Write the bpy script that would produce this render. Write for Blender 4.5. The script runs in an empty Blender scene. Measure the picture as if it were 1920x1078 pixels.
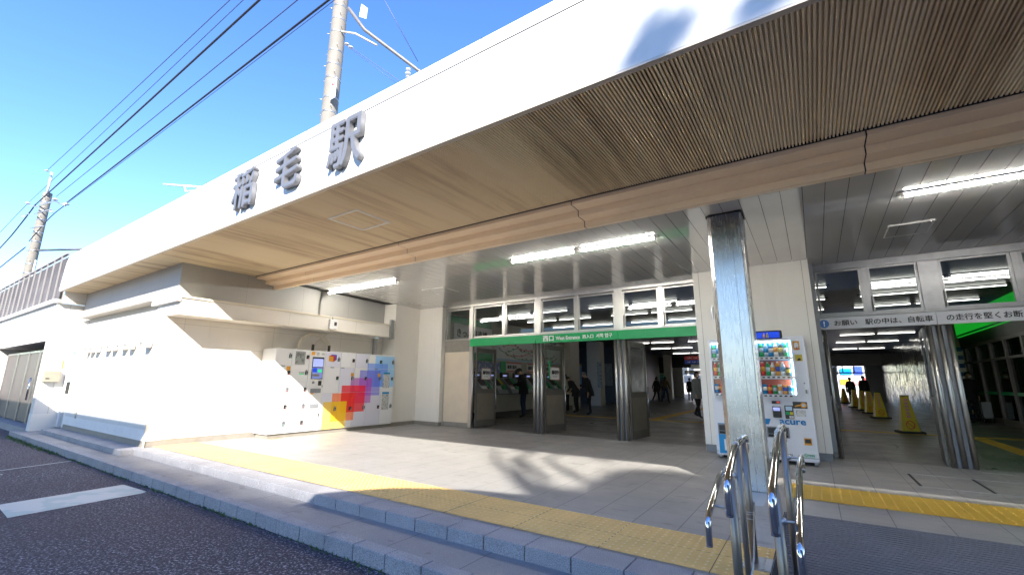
import bpy, bmesh, math, random
from mathutils import Vector, Matrix
random.seed(7)
S = bpy.context.scene
COL = S.collection
R = math.radians

# ------------------------------------------------------------------ camera, sky, sun, exposure
def make_camera():
    cd = bpy.data.cameras.new('camera')
    cd.sensor_width = 36.0
    cd.sensor_fit = 'HORIZONTAL'
    cd.lens = 826.98 * 36.0 / 1920.0
    cd.clip_start = 0.05
    cd.clip_end = 2000
    co = bpy.data.objects.new('camera', cd)
    COL.objects.link(co)
    m = Matrix.Rotation(0.592430, 4, 'Z') @ Matrix.Rotation(0.209811, 4, 'X') @ Matrix.Rotation(-0.008064, 4, 'Y') @ Matrix.Rotation(math.pi / 2, 4, 'X')
    m.translation = Vector((0, 0, 1.25))
    co.matrix_world = m
    S.camera = co
make_camera()

SUN_T = Vector((-0.86, 1.0, -0.807)).normalized()          # the way the light travels
SUN_EL = math.asin(-SUN_T.z)
w = bpy.data.worlds.new('World')
S.world = w
w.use_nodes = True
nt = w.node_tree
for n in list(nt.nodes):
    nt.nodes.remove(n)
sky = nt.nodes.new('ShaderNodeTexSky')
sky.sky_type = 'NISHITA'
sky.sun_disc = False
sky.sun_elevation = SUN_EL
sky.sun_rotation = math.atan2(-SUN_T.x, -SUN_T.y)
sky.air_density = 1.0
sky.dust_density = 0.15
sky.ozone_density = 3.0
hs = nt.nodes.new('ShaderNodeHueSaturation')
hs.inputs['Saturation'].default_value = 1.2
hs.inputs['Hue'].default_value = 0.511
bgn = nt.nodes.new('ShaderNodeBackground')
bgn.inputs['Strength'].default_value = 0.067
wo = nt.nodes.new('ShaderNodeOutputWorld')
nt.links.new(sky.outputs[0], hs.inputs['Color'])
nt.links.new(hs.outputs[0], bgn.inputs['Color'])
nt.links.new(bgn.outputs[0], wo.inputs['Surface'])
sl = bpy.data.lights.new('sun', 'SUN')
sl.energy = 2.1
sl.angle = R(0.53)
sl.color = (1.0, 0.95, 0.87)
so = bpy.data.objects.new('sun', sl)
COL.objects.link(so)
so.rotation_euler = SUN_T.to_track_quat('-Z', 'Y').to_euler()
S.view_settings.view_transform = 'Standard'
S.view_settings.look = 'None'
S.view_settings.exposure = 2.8
S.view_settings.gamma = 1.0
try:
    S.cycles.use_denoising = True
    S.cycles.max_bounces = 10
    S.cycles.diffuse_bounces = 5
    S.cycles.glossy_bounces = 5
    S.cycles.transparent_max_bounces = 16
    S.cycles.sample_clamp_indirect = 8
    S.cycles.caustics_reflective = False
    S.cycles.caustics_refractive = False
except Exception:
    pass

# ------------------------------------------------------------------ materials
class NT:
    def __init__(s, name):
        s.m = bpy.data.materials.new(name)
        s.m.use_nodes = True
        s.t = s.m.node_tree
        s.b = s.t.nodes['Principled BSDF']
        s.o = s.t.nodes['Material Output']
    def n(s, kind, **kw):
        x = s.t.nodes.new(kind)
        for k, v in kw.items():
            setattr(x, k, v)
        return x
    def l(s, a, b):
        s.t.links.new(a, b)
    def math(s, op, a, b=None, c=None):
        x = s.n('ShaderNodeMath', operation=op)
        for i, v in enumerate((a, b, c)):
            if v is None:
                continue
            if isinstance(v, (int, float)):
                x.inputs[i].default_value = v
            else:
                s.l(v, x.inputs[i])
        return x.outputs[0]
    def pos(s):
        return s.n('ShaderNodeNewGeometry').outputs['Position']
    def noise(s, scale, detail=4, vec=None, stretch=None, rough=0.6):
        x = s.n('ShaderNodeTexNoise')
        x.inputs['Scale'].default_value = scale
        x.inputs['Detail'].default_value = detail
        x.inputs['Roughness'].default_value = rough
        v = vec or s.pos()
        if stretch:
            mp = s.n('ShaderNodeMapping')
            mp.inputs['Scale'].default_value = stretch
            s.l(v, mp.inputs['Vector'])
            v = mp.outputs[0]
        s.l(v, x.inputs['Vector'])
        return x.outputs['Fac']
    def ramp(s, f, stops):
        r = s.n('ShaderNodeValToRGB')
        e = r.color_ramp.elements
        while len(e) < len(stops):
            e.new(0.5)
        for i, (p, c) in enumerate(stops):
            e[i].position = p
            e[i].color = (c[0], c[1], c[2], 1) if not isinstance(c, (int, float)) else (c, c, c, 1)
        s.l(f, r.inputs[0])
        return r.outputs[0]
    def mix(s, f, a, b, mode='MIX'):
        x = s.n('ShaderNodeMix', data_type='RGBA', blend_type=mode)
        for i, v in ((0, f), (6, a), (7, b)):
            if isinstance(v, (int, float)):
                x.inputs[i].default_value = v
            elif isinstance(v, (tuple, list)):
                x.inputs[i].default_value = (v[0], v[1], v[2], 1)
            else:
                s.l(v, x.inputs[i])
        return x.outputs[2]
    def bump(s, h, strength=0.3, dist=0.01):
        x = s.n('ShaderNodeBump')
        x.inputs['Strength'].default_value = strength
        x.inputs['Distance'].default_value = dist
        s.l(h, x.inputs['Height'])
        s.l(x.outputs[0], s.b.inputs['Normal'])
    def set(s, color=None, rough=None, metal=None, spec=None):
        for k, v in (('Base Color', color), ('Roughness', rough), ('Metallic', metal), ('Specular IOR Level', spec)):
            if v is None:
                continue
            if isinstance(v, (tuple, list)):
                s.b.inputs[k].default_value = (v[0], v[1], v[2], 1)
            elif isinstance(v, (int, float)):
                s.b.inputs[k].default_value = v
            else:
                s.l(v, s.b.inputs[k])
        return s

def mottled(name, c, var=0.12, scale=3.0, rough=0.5, metal=0.0, bump=0.0, bscale=40, stretch=None, spec=None):
    k = NT(name)
    f = k.noise(scale, 5, stretch=stretch)
    a = tuple(max(0, v * (1 - var)) for v in c)
    b = tuple(min(1, v * (1 + var)) for v in c)
    k.set(k.ramp(f, [(0.3, a), (0.7, b)]), rough, metal, spec)
    if bump:
        k.bump(k.noise(bscale, 3), bump, 0.004)
    return k.m

def emit(name, c, s):
    k = NT(name)
    k.b.inputs['Base Color'].default_value = (c[0], c[1], c[2], 1)
    k.b.inputs['Emission Color'].default_value = (c[0], c[1], c[2], 1)
    k.b.inputs['Emission Strength'].default_value = s
    return k.m

def glass(name, tint=(0.90, 0.93, 0.92), ior=1.5, k0=1.0):
    k = NT(name)
    tr = k.n('ShaderNodeBsdfTransparent')
    tr.inputs[0].default_value = (*tint, 1)
    gl = k.n('ShaderNodeBsdfGlossy')
    gl.inputs['Roughness'].default_value = 0.03
    gl.inputs[0].default_value = (0.9, 0.92, 0.95, 1)
    fr = k.n('ShaderNodeFresnel')
    # the node swaps sides on a back face, so feed it the inverse there
    bf = k.n('ShaderNodeNewGeometry').outputs['Backfacing']
    k.l(k.math('ADD', k.math('MULTIPLY', bf, 1.0 / ior - ior), ior), fr.inputs[0])
    bp = k.n('ShaderNodeBump')
    bp.inputs['Strength'].default_value = 0.02
    bp.inputs['Distance'].default_value = 0.02
    k.l(k.noise(1.4, 1), bp.inputs['Height'])
    k.l(bp.outputs[0], gl.inputs['Normal'])
    f = k.math('MULTIPLY', fr.outputs[0], 1.0 * k0)
    mx = k.n('ShaderNodeMixShader')
    k.l(f, mx.inputs[0]); k.l(tr.outputs[0], mx.inputs[1]); k.l(gl.outputs[0], mx.inputs[2])
    k.l(mx.outputs[0], k.o.inputs['Surface'])
    return k.m

def m_asphalt():
    k = NT('asphalt')
    g = k.noise(46, 2, rough=0.75)
    fine = k.noise(150, 2, rough=0.8)
    big = k.noise(0.55, 4)
    patch = k.noise(2.3, 4)
    c = k.ramp(g, [(0.36, (0.012, 0.009, 0.013)), (0.5, (0.048, 0.037, 0.049)), (0.58, (0.12, 0.10, 0.125)), (0.66, (0.5, 0.46, 0.5))])
    c = k.mix(k.ramp(fine, [(0.54, 0.0), (0.66, 0.5)]), c, (0.33, 0.3, 0.33))
    c = k.mix(k.ramp(big, [(0.4, 0.0), (0.65, 0.5)]), c, (0.085, 0.05, 0.06), 'MIX')
    c = k.mix(k.ramp(patch, [(0.56, 0.0), (0.72, 0.45)]), c, (0.03, 0.026, 0.032))
    k.set(c, 0.8)
    k.bump(k.math('ADD', g, k.math('MULTIPLY', fine, 0.5)), 1.0, 0.02)
    return k.m

def m_tiles(name, base, sx=0.4, sy=0.4, joint=0.005, jc=(0.05, 0.05, 0.055), off=0.0, rough=0.42, speck=0.35, y0=0.0, jy=1.0):
    k = NT(name)
    sep = k.n('ShaderNodeSeparateXYZ')
    k.l(k.pos(), sep.inputs[0])
    def line(c, s, j, o):
        f = k.math('FRACT', k.math('DIVIDE', k.math('ADD', c, 100 * s - o), s))
        d = k.math('ABSOLUTE', k.math('SUBTRACT', f, 0.5))
        return k.math('GREATER_THAN', d, 0.5 - j / s)
    jx = line(sep.outputs[0], sx, joint, off)
    jyv = k.math('MULTIPLY', line(sep.outputs[1], sy, joint * 0.7, y0), jy)
    jm = k.math('MAXIMUM', jx, jyv)
    g = k.noise(170, 2, rough=0.8)
    big = k.noise(1.3, 4)
    lo = tuple(v * (1 - speck) for v in base)
    hi = tuple(min(1, v * (1 + speck)) for v in base)
    c = k.ramp(g, [(0.35, lo), (0.65, hi)])
    c = k.mix(k.ramp(big, [(0.35, 0.0), (0.75, 0.35)]), c, tuple(v * 0.62 for v in base))
    st = k.noise(2.6, 5, stretch=(1, 2.4, 1))
    c = k.mix(k.ramp(st, [(0.60, 0.0), (0.66, 0.6)]), c, tuple(v * 0.5 for v in base))
    gum = k.noise(7.0, 1)
    c = k.mix(k.ramp(gum, [(0.73, 0.0), (0.76, 0.5)]), c, tuple(v * 0.4 for v in base))
    # a different shade for each tile
    wn = k.n('ShaderNodeTexWhiteNoise', noise_dimensions='2D')
    cb = k.n('ShaderNodeCombineXYZ')
    k.l(k.math('FLOOR', k.math('DIVIDE', k.math('SUBTRACT', sep.outputs[0], off), sx)), cb.inputs[0])
    k.l(k.math('FLOOR', k.math('DIVIDE', k.math('SUBTRACT', sep.outputs[1], y0), sy)), cb.inputs[1])
    k.l(cb.outputs[0], wn.inputs['Vector'])
    c = k.mix(k.math('MULTIPLY', wn.outputs['Value'], 0.16), c, tuple(v * 0.55 for v in base))
    c = k.mix(k.math('MULTIPLY', jm, 0.8), c, jc)
    rr = k.ramp(big, [(0.3, rough - 0.1), (0.7, rough + 0.12)])
    k.set(c, rr)
    k.bump(k.math('SUBTRACT', k.math('MULTIPLY', g, 0.2), jm), 0.35, 0.003)
    return k.m

def m_stone(name, base, speck=0.4):
    k = NT(name)
    g = k.noise(150, 2, rough=0.8)
    big = k.noise(2.2, 5)
    lo = tuple(v * (1 - speck) for v in base)
    hi = tuple(min(1, v * (1 + speck)) for v in base)
    c = k.ramp(g, [(0.35, lo), (0.65, hi)])
    c = k.mix(k.ramp(big, [(0.4, 0.0), (0.75, 0.5)]), c, tuple(v * 0.55 for v in base))
    k.set(c, 0.75)
    k.bump(g, 0.4, 0.004)
    return k.m

def m_soffit():
    k = NT('ribbed soffit')
    st = k.noise(1.0, 6, stretch=(1.15, 0.16, 1))
    st2 = k.noise(1.0, 4, stretch=(9.0, 0.35, 1))
    f = k.math('ADD', k.math('MULTIPLY', st, 0.66), k.math('MULTIPLY', st2, 0.34))
    c = k.ramp(f, [(0.33, (0.40, 0.29, 0.17)), (0.42, (0.68, 0.54, 0.35)), (0.51, (0.88, 0.75, 0.52)), (0.7, (0.91, 0.80, 0.59))])
    k.set(c, 0.6)
    return k.m

def m_ceiling():
    k = NT('glossy ceiling panel')
    f = k.noise(0.8, 3)
    k.set(k.ramp(f, [(0.3, (0.56, 0.555, 0.535)), (0.7, (0.62, 0.615, 0.595))]), 0.12, 0.0, 0.6)
    k.b.inputs['Coat Weight'].default_value = 1.0
    k.b.inputs['Coat IOR'].default_value = 1.75
    k.b.inputs['Coat Roughness'].default_value = 0.03
    k.bump(k.noise(2.2, 2, stretch=(1.6, 0.5, 1)), 0.10, 0.02)
    return k.m

def m_steel(name, c=(0.62, 0.62, 0.64), rough=0.26, wob=0.05, stretch=(30, 30, 1.0), var=0.16):
    k = NT(name)
    f = k.noise(3.0, 4, stretch=stretch)
    f2 = k.noise(2.0, 4)
    f3 = k.noise(26.0, 3)
    cc = k.ramp(f2, [(0.3, tuple(v * (1 - var) for v in c)), (0.7, c)])
    cc = k.mix(k.ramp(f3, [(0.66, 0.0), (0.80, 0.15)]), cc, tuple(v * 0.55 for v in c))
    k.set(cc, k.ramp(k.math('ADD', k.math('MULTIPLY', f, 0.5), k.math('MULTIPLY', f2, 0.5)), [(0.3, rough * 0.7), (0.7, rough * 1.35)]), 1.0)
    if wob: k.bump(k.noise(1.2, 2), wob, 0.02)
    return k.m

def m_wavy():
    k = NT('wavy polished metal')
    k.set((0.6, 0.6, 0.58), 0.12, 1.0)
    k.bump(k.noise(1.0, 2, stretch=(1, 4.0, 0.6)), 0.9, 0.12)
    return k.m

def m_wall(name, c, rough=0.5, px=0.0, pz=0.0, ax=0):
    """painted panel wall with joints every px metres along its length and pz metres up"""
    k = NT(name)
    big = k.noise(1.1, 4)
    drip = k.noise(1.0, 5, stretch=(5.0, 5.0, 0.35))
    col = k.ramp(big, [(0.3, tuple(v * 0.95 for v in c)), (0.7, c)])
    col = k.mix(k.ramp(drip, [(0.58, 0.0), (0.8, 0.30)]), col, tuple(v * 0.72 for v in c))
    if px or pz:
        sep = k.n('ShaderNodeSeparateXYZ')
        k.l(k.pos(), sep.inputs[0])
        m = None
        for o, s_ in ((sep.outputs[ax], px), (sep.outputs[2], pz)):
            if s_:
                fr = k.math('FRACT', k.math('DIVIDE', k.math('ADD', o, 60.0), s_))
                g = k.math('LESS_THAN', fr, 0.006 / s_)
                m = g if m is None else k.math('MAXIMUM', m, g)
        col = k.mix(k.math('MULTIPLY', m, 0.6), col, tuple(v * 0.35 for v in c))
        k.bump(k.math('SUBTRACT', k.math('MULTIPLY', k.noise(90, 2), 0.06), m), 0.4, 0.004)
    k.set(col, rough)
    return k.m

def m_locker():
    k = NT('printed locker panel')
    sep = k.n('ShaderNodeSeparateXYZ')
    k.l(k.pos(), sep.inputs[0])
    col = k.ramp(k.noise(1.5, 3), [(0.3, (0.77, 0.77, 0.78)), (0.7, (0.81, 0.81, 0.815))])
    # lavender tinted doors, then translucent printed squares laid over one another
    for (y0, y1, z0, z1, c, al) in ((6.98, 7.42, 0.95, 1.56, (0.66, 0.66, 0.8), .7), (7.42, 7.84, 1.57, 1.93, (0.66, 0.66, 0.79), .7), (6.54, 6.98, 1.57, 1.93, (0.67, 0.67, 0.79), .7),
                                (6.55, 7.0, 0.1, 0.95, (0.67, 0.67, 0.79), .7), (7.42, 8.31, 0.1, 0.95, (0.67, 0.67, 0.79), .7),
                                (8.06, 8.80, 1.08, 1.91, (0.30, 0.60, 0.93), .85), (7.81, 8.5, 1.08, 1.70, (0.14, 0.32, 0.90), .72), (7.58, 8.26, 0.86, 1.51, (0.12, 0.13, 0.76), .66),
                                (7.32, 7.98, 0.67, 1.31, (0.50, 0.05, 0.52), .68), (6.82, 7.48, 0.26, 0.93, (0.95, 0.2, 0.02), .82), (7.07, 7.79, 0.46, 1.12, (0.88, 0.012, 0.02), .86),
                                (6.59, 7.25, 0.09, 0.73, (0.92, 0.57, 0.01), .84)):
        m = k.math('MULTIPLY', k.math('MULTIPLY', k.math('GREATER_THAN', sep.outputs[1], y0), k.math('LESS_THAN', sep.outputs[1], y1)),
                   k.math('MULTIPLY', k.math('GREATER_THAN', sep.outputs[2], z0), k.math('LESS_THAN', sep.outputs[2], z1)))
        col = k.mix(k.math('MULTIPLY', m, al), col, c)
    k.set(col, 0.32)
    return k.m

def m_foliage(name, a, b):
    k = NT(name)
    k.set(k.ramp(k.noise(3.0, 3), [(0.3, a), (0.7, b)]), 0.6)
    return k.m

def m_speck(name, base, inks, scale=(60, 14), thr=0.56):
    """printed matter: small dark marks in rows on a pale ground"""
    k = NT(name)
    a = k.noise(1.0, 2, stretch=(scale[0], scale[0], scale[1]))
    c = k.mix(k.ramp(a, [(thr, 0.0), (thr + 0.03, 1.0)]), base, inks)
    k.set(c, 0.5)
    return k.m

M = {}
M['asphalt'] = m_asphalt()
M['tile'] = m_tiles('granite floor tile', (0.345, 0.33, 0.31), 0.4, 0.4, 0.004, off=0.07, y0=0.0, jy=0.55)
M['tread'] = m_tiles('granite step tile', (0.285, 0.275, 0.27), 0.8, 5.0, 0.004, off=0.07, jy=0.0, rough=0.6)
M['hall_tile'] = m_tiles('hall floor tile', (0.17, 0.16, 0.145), 0.4, 0.8, 0.004, off=0.07, rough=0.36)
M['kerb'] = m_stone('kerb stone', (0.34, 0.33, 0.335), 0.5)
M['joint'] = mottled('mortar joint', (0.05, 0.05, 0.055), 0.3, 20, 0.9)
M['ramp'] = m_stone('ridged ramp concrete', (0.17, 0.165, 0.175), 0.35)
M['yellow'] = mottled('yellow tactile tile', (0.72, 0.475, 0.165), 0.1, 2.5, 0.6)
M['yellow_dome'] = mottled('worn dome top', (0.80, 0.62, 0.36), 0.12, 30, 0.55)
M['yellow_bar_top'] = mottled('worn bar top', (0.78, 0.52, 0.10), 0.1, 30, 0.55)
M['yellow_bar'] = mottled('strong yellow tile', (0.66, 0.40, 0.03), 0.08, 2.5, 0.6)
M['fascia'] = m_wall('white fascia panel', (0.70, 0.69, 0.67), 0.42)
M['soffit'] = m_soffit()
M['cream_trim'] = mottled('cream trim', (0.62, 0.55, 0.45), 0.05, 2, 0.45)
M['beam'] = mottled('peach beam panel', (0.90, 0.72, 0.53), 0.05, 1.2, 0.5, spec=0.35)
M['black'] = mottled('dark gap', (0.015, 0.013, 0.012), 0.2, 5, 0.7)
M['ceiling'] = m_ceiling()
M['wall_white'] = m_wall('white wall panel', (0.68, 0.665, 0.635), 0.5, 1.2, 0.0, 0)
M['wall_white_y'] = m_wall('white wall panel side', (0.76, 0.72, 0.655), 0.5, 1.82, 0.455, 1)
M['panel_grey'] = m_wall('grey concrete panel', (0.43, 0.425, 0.41), 0.6, 1.35, 0.0, 0)
M['panel_grey_y'] = m_wall('grey concrete panel side', (0.43, 0.42, 0.395), 0.6, 1.35, 0.0, 1)
M['ledge'] = mottled('cream ledge', (0.70, 0.65, 0.53), 0.05, 2, 0.5)
M['skirt'] = mottled('brown grey skirting', (0.26, 0.235, 0.20), 0.1, 6, 0.6)
M['cream_wall'] = m_wall('cream painted wall', (0.80, 0.765, 0.70), 0.55)
M['pier'] = m_wall('ivory metal panel', (0.80, 0.775, 0.72), 0.45)
M['beige'] = mottled('beige infill panel', (0.66, 0.56, 0.43), 0.05, 3, 0.5)
M['alu'] = m_steel('brushed aluminium', (0.55, 0.53, 0.49), 0.36, 0.02, (20, 20, 1))
M['steel'] = m_steel('stainless steel sheet', (0.48, 0.475, 0.47), 0.27, 0.05, (14, 14, 2), 0.22)
M['steel_frame'] = mottled('grey steel frame', (0.17, 0.17, 0.175), 0.12, 6, 0.35, 0.6)
M['chrome'] = m_steel('polished handrail tube', (0.66, 0.66, 0.67), 0.10, 0.0, (8, 8, 8), 0.08)
M['dull_steel'] = m_steel('dull steel tube', (0.36, 0.32, 0.275), 0.45, 0.0, (12, 12, 1))
M['wavy'] = m_wavy()
M['green'] = mottled('green sign enamel', (0.0, 0.36, 0.10), 0.05, 3, 0.4)
M['green_lit'] = emit('backlit green sign', (0.01, 0.5, 0.03), 0.08)
M['white_print'] = mottled('white lettering', (0.82, 0.82, 0.82), 0.03, 3, 0.5)
M['white_plain'] = mottled('white painted metal', (0.76, 0.76, 0.75), 0.05, 3, 0.45)
M['banner'] = mottled('grey notice board', (0.50, 0.51, 0.55), 0.04, 2, 0.45)
M['ink'] = mottled('black print', (0.015, 0.015, 0.018), 0.2, 4, 0.5)
M['blue_print'] = mottled('blue print', (0.02, 0.13, 0.42), 0.05, 4, 0.4)
M['glass'] = glass('window glass')
M['glass_dark'] = glass('tinted shop glass', (0.35, 0.36, 0.36))
M['door_panel'] = mottled('bronze door panel', (0.24, 0.21, 0.165), 0.08, 6, 0.4)
M['door_frame'] = mottled('dark bronze frame', (0.14, 0.125, 0.11), 0.1, 6, 0.35)
M['letter'] = mottled('grey letter metal', (0.20, 0.20, 0.21), 0.08, 6, 0.45, 0.35)
M['tube'] = emit('lit fluorescent tube', (1.0, 0.97, 0.92), 16.0)
M['tube_in'] = emit('lit hall tube', (1.0, 0.97, 0.9), 1.7)
M['lamp_body'] = mottled('white lamp body', (0.75, 0.74, 0.71), 0.04, 3, 0.4)
M['locker'] = m_locker()
M['locker_side'] = mottled('white locker steel', (0.78, 0.78, 0.77), 0.03, 2, 0.35)
M['dark_plastic'] = mottled('black plastic', (0.03, 0.028, 0.025), 0.2, 8, 0.4)
M['led_green'] = emit('green indicator', (0.03, 0.5, 0.2), 0.16)
M['led_red'] = emit('red indicator', (0.6, 0.06, 0.05), 0.16)
M['screen'] = emit('lit screen', (0.12, 0.15, 0.34), 0.16)
M['screen_pale'] = emit('pale lit screen', (0.26, 0.3, 0.6), 0.16)
M['screen_blue'] = emit('blue lit board', (0.005, 0.04, 0.45), 0.16)
M['orange'] = mottled('orange sticker', (0.75, 0.34, 0.03), 0.1, 8, 0.5)
M['red'] = mottled('red print', (0.62, 0.03, 0.03), 0.06, 4, 0.5)
M['blue'] = mottled('blue print panel', (0.03, 0.08, 0.5), 0.06, 4, 0.5)
M['skyblue'] = mottled('sky blue panel', (0.0, 0.25, 0.55), 0.06, 3, 0.35)
M['pale_blue'] = mottled('pale blue print', (0.45, 0.6, 0.75), 0.06, 4, 0.5)
M['notice'] = m_speck('printed notice', (0.62, 0.62, 0.6), (0.2, 0.2, 0.22), (70, 16), 0.55)
M['poster_blue'] = m_speck('blue poster', (0.18, 0.22, 0.45), (0.5, 0.55, 0.65), (14, 9), 0.55)
M['poster_grey'] = m_speck('grey poster', (0.3, 0.32, 0.3), (0.16, 0.17, 0.17), (12, 9), 0.55)
M['pink'] = mottled('pink notice', (0.6, 0.25, 0.24), 0.06, 4, 0.5)
M['vend_white'] = mottled('white vending steel', (0.74, 0.75, 0.80), 0.03, 2, 0.3)
M['metal_grey'] = mottled('grey painted metal', (0.22, 0.23, 0.25), 0.08, 5, 0.45)
M['pole'] = m_stone('pole concrete', (0.21, 0.19, 0.16), 0.2)
M['galv'] = m_steel('galvanised steel', (0.55, 0.55, 0.55), 0.45, 0.02, (6, 6, 2))
M['rust_steel'] = mottled('weathered steel beam', (0.19, 0.175, 0.16), 0.2, 6, 0.6, 0.4)
M['wire'] = mottled('black cable', (0.02, 0.02, 0.025), 0.2, 5, 0.5)
M['wire_blue'] = mottled('blue grey cable', (0.07, 0.10, 0.22), 0.2, 5, 0.5)
M['porcelain'] = mottled('white porcelain', (0.75, 0.74, 0.7), 0.04, 4, 0.2)
M['louvre'] = mottled('weathered louvre slat', (0.27, 0.25, 0.25), 0.4, 1.6, 0.6)
M['louvre_post'] = mottled('pale louvre post', (0.25, 0.235, 0.22), 0.08, 4, 0.5)
M['shutter'] = mottled('brown door panel', (0.10, 0.082, 0.075), 0.08, 2, 0.45)
M['beige_box'] = mottled('beige letter box', (0.30, 0.265, 0.20), 0.05, 4, 0.4)
M['rubber'] = mottled('black rubber', (0.02, 0.02, 0.02), 0.2, 6, 0.7)
M['cone_yellow'] = mottled('yellow cone plastic', (0.62, 0.46, 0.02), 0.08, 6, 0.4)
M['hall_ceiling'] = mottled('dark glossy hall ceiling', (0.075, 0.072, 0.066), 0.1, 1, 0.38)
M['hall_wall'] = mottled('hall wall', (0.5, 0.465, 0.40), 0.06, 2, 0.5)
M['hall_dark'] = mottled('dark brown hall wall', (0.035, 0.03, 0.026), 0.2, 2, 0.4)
M['counter'] = mottled('pale counter panel', (0.42, 0.40, 0.36), 0.05, 3, 0.5)
M['machine'] = mottled('ticket machine grey', (0.34, 0.38, 0.40), 0.06, 5, 0.35)
M['skin'] = mottled('skin', (0.50, 0.30, 0.21), 0.06, 20, 0.5)
M['hair'] = mottled('black hair', (0.016, 0.013, 0.012), 0.3, 60, 0.5)
M['hair_grey'] = mottled('grey hair', (0.15, 0.145, 0.14), 0.3, 60, 0.5)
M['black_cloth'] = mottled('black cloth', (0.013, 0.013, 0.015), 0.3, 14, 0.85)
M['jeans'] = mottled('blue denim', (0.03, 0.045, 0.10), 0.2, 14, 0.85)
M['grey_cloth'] = mottled('grey tweed', (0.25, 0.25, 0.26), 0.2, 60, 0.9)
M['cream_cloth'] = mottled('cream quilted cloth', (0.47, 0.44, 0.31), 0.1, 10, 0.85)
M['tan_cloth'] = mottled('tan cloth', (0.12, 0.085, 0.04), 0.2, 10, 0.85)
M['shoe'] = mottled('dark shoe', (0.02, 0.02, 0.025), 0.2, 8, 0.5)
M['brown_bag'] = mottled('red brown bag', (0.10, 0.03, 0.02), 0.2, 8, 0.5)
M['weed'] = m_foliage('weeds', (0.03, 0.10, 0.02), (0.13, 0.2, 0.05))
M['leaf'] = m_foliage('tree leaves', (0.03, 0.06, 0.015), (0.07, 0.11, 0.03))
M['bark'] = mottled('bark', (0.09, 0.07, 0.05), 0.3, 8, 0.9)
M['street_wall'] = m_wall('street building wall', (0.34, 0.31, 0.28), 0.7, 2.0, 3.0, 0)
M['street_glass'] = mottled('dark window', (0.05, 0.06, 0.08), 0.2, 2, 0.1)
M['paint'] = m_speck('worn marking paint', (0.50, 0.52, 0.49), (0.36, 0.45, 0.43), (2.2, 2.2), 0.5)
M['plaza'] = m_stone('plaza paving', (0.3, 0.29, 0.28), 0.2)

# ------------------------------------------------------------------ building helpers
def wl(o):
    v = Vector((0, 0, 0))
    while o is not None:
        v = v + o.location
        o = o.parent
    return v

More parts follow.
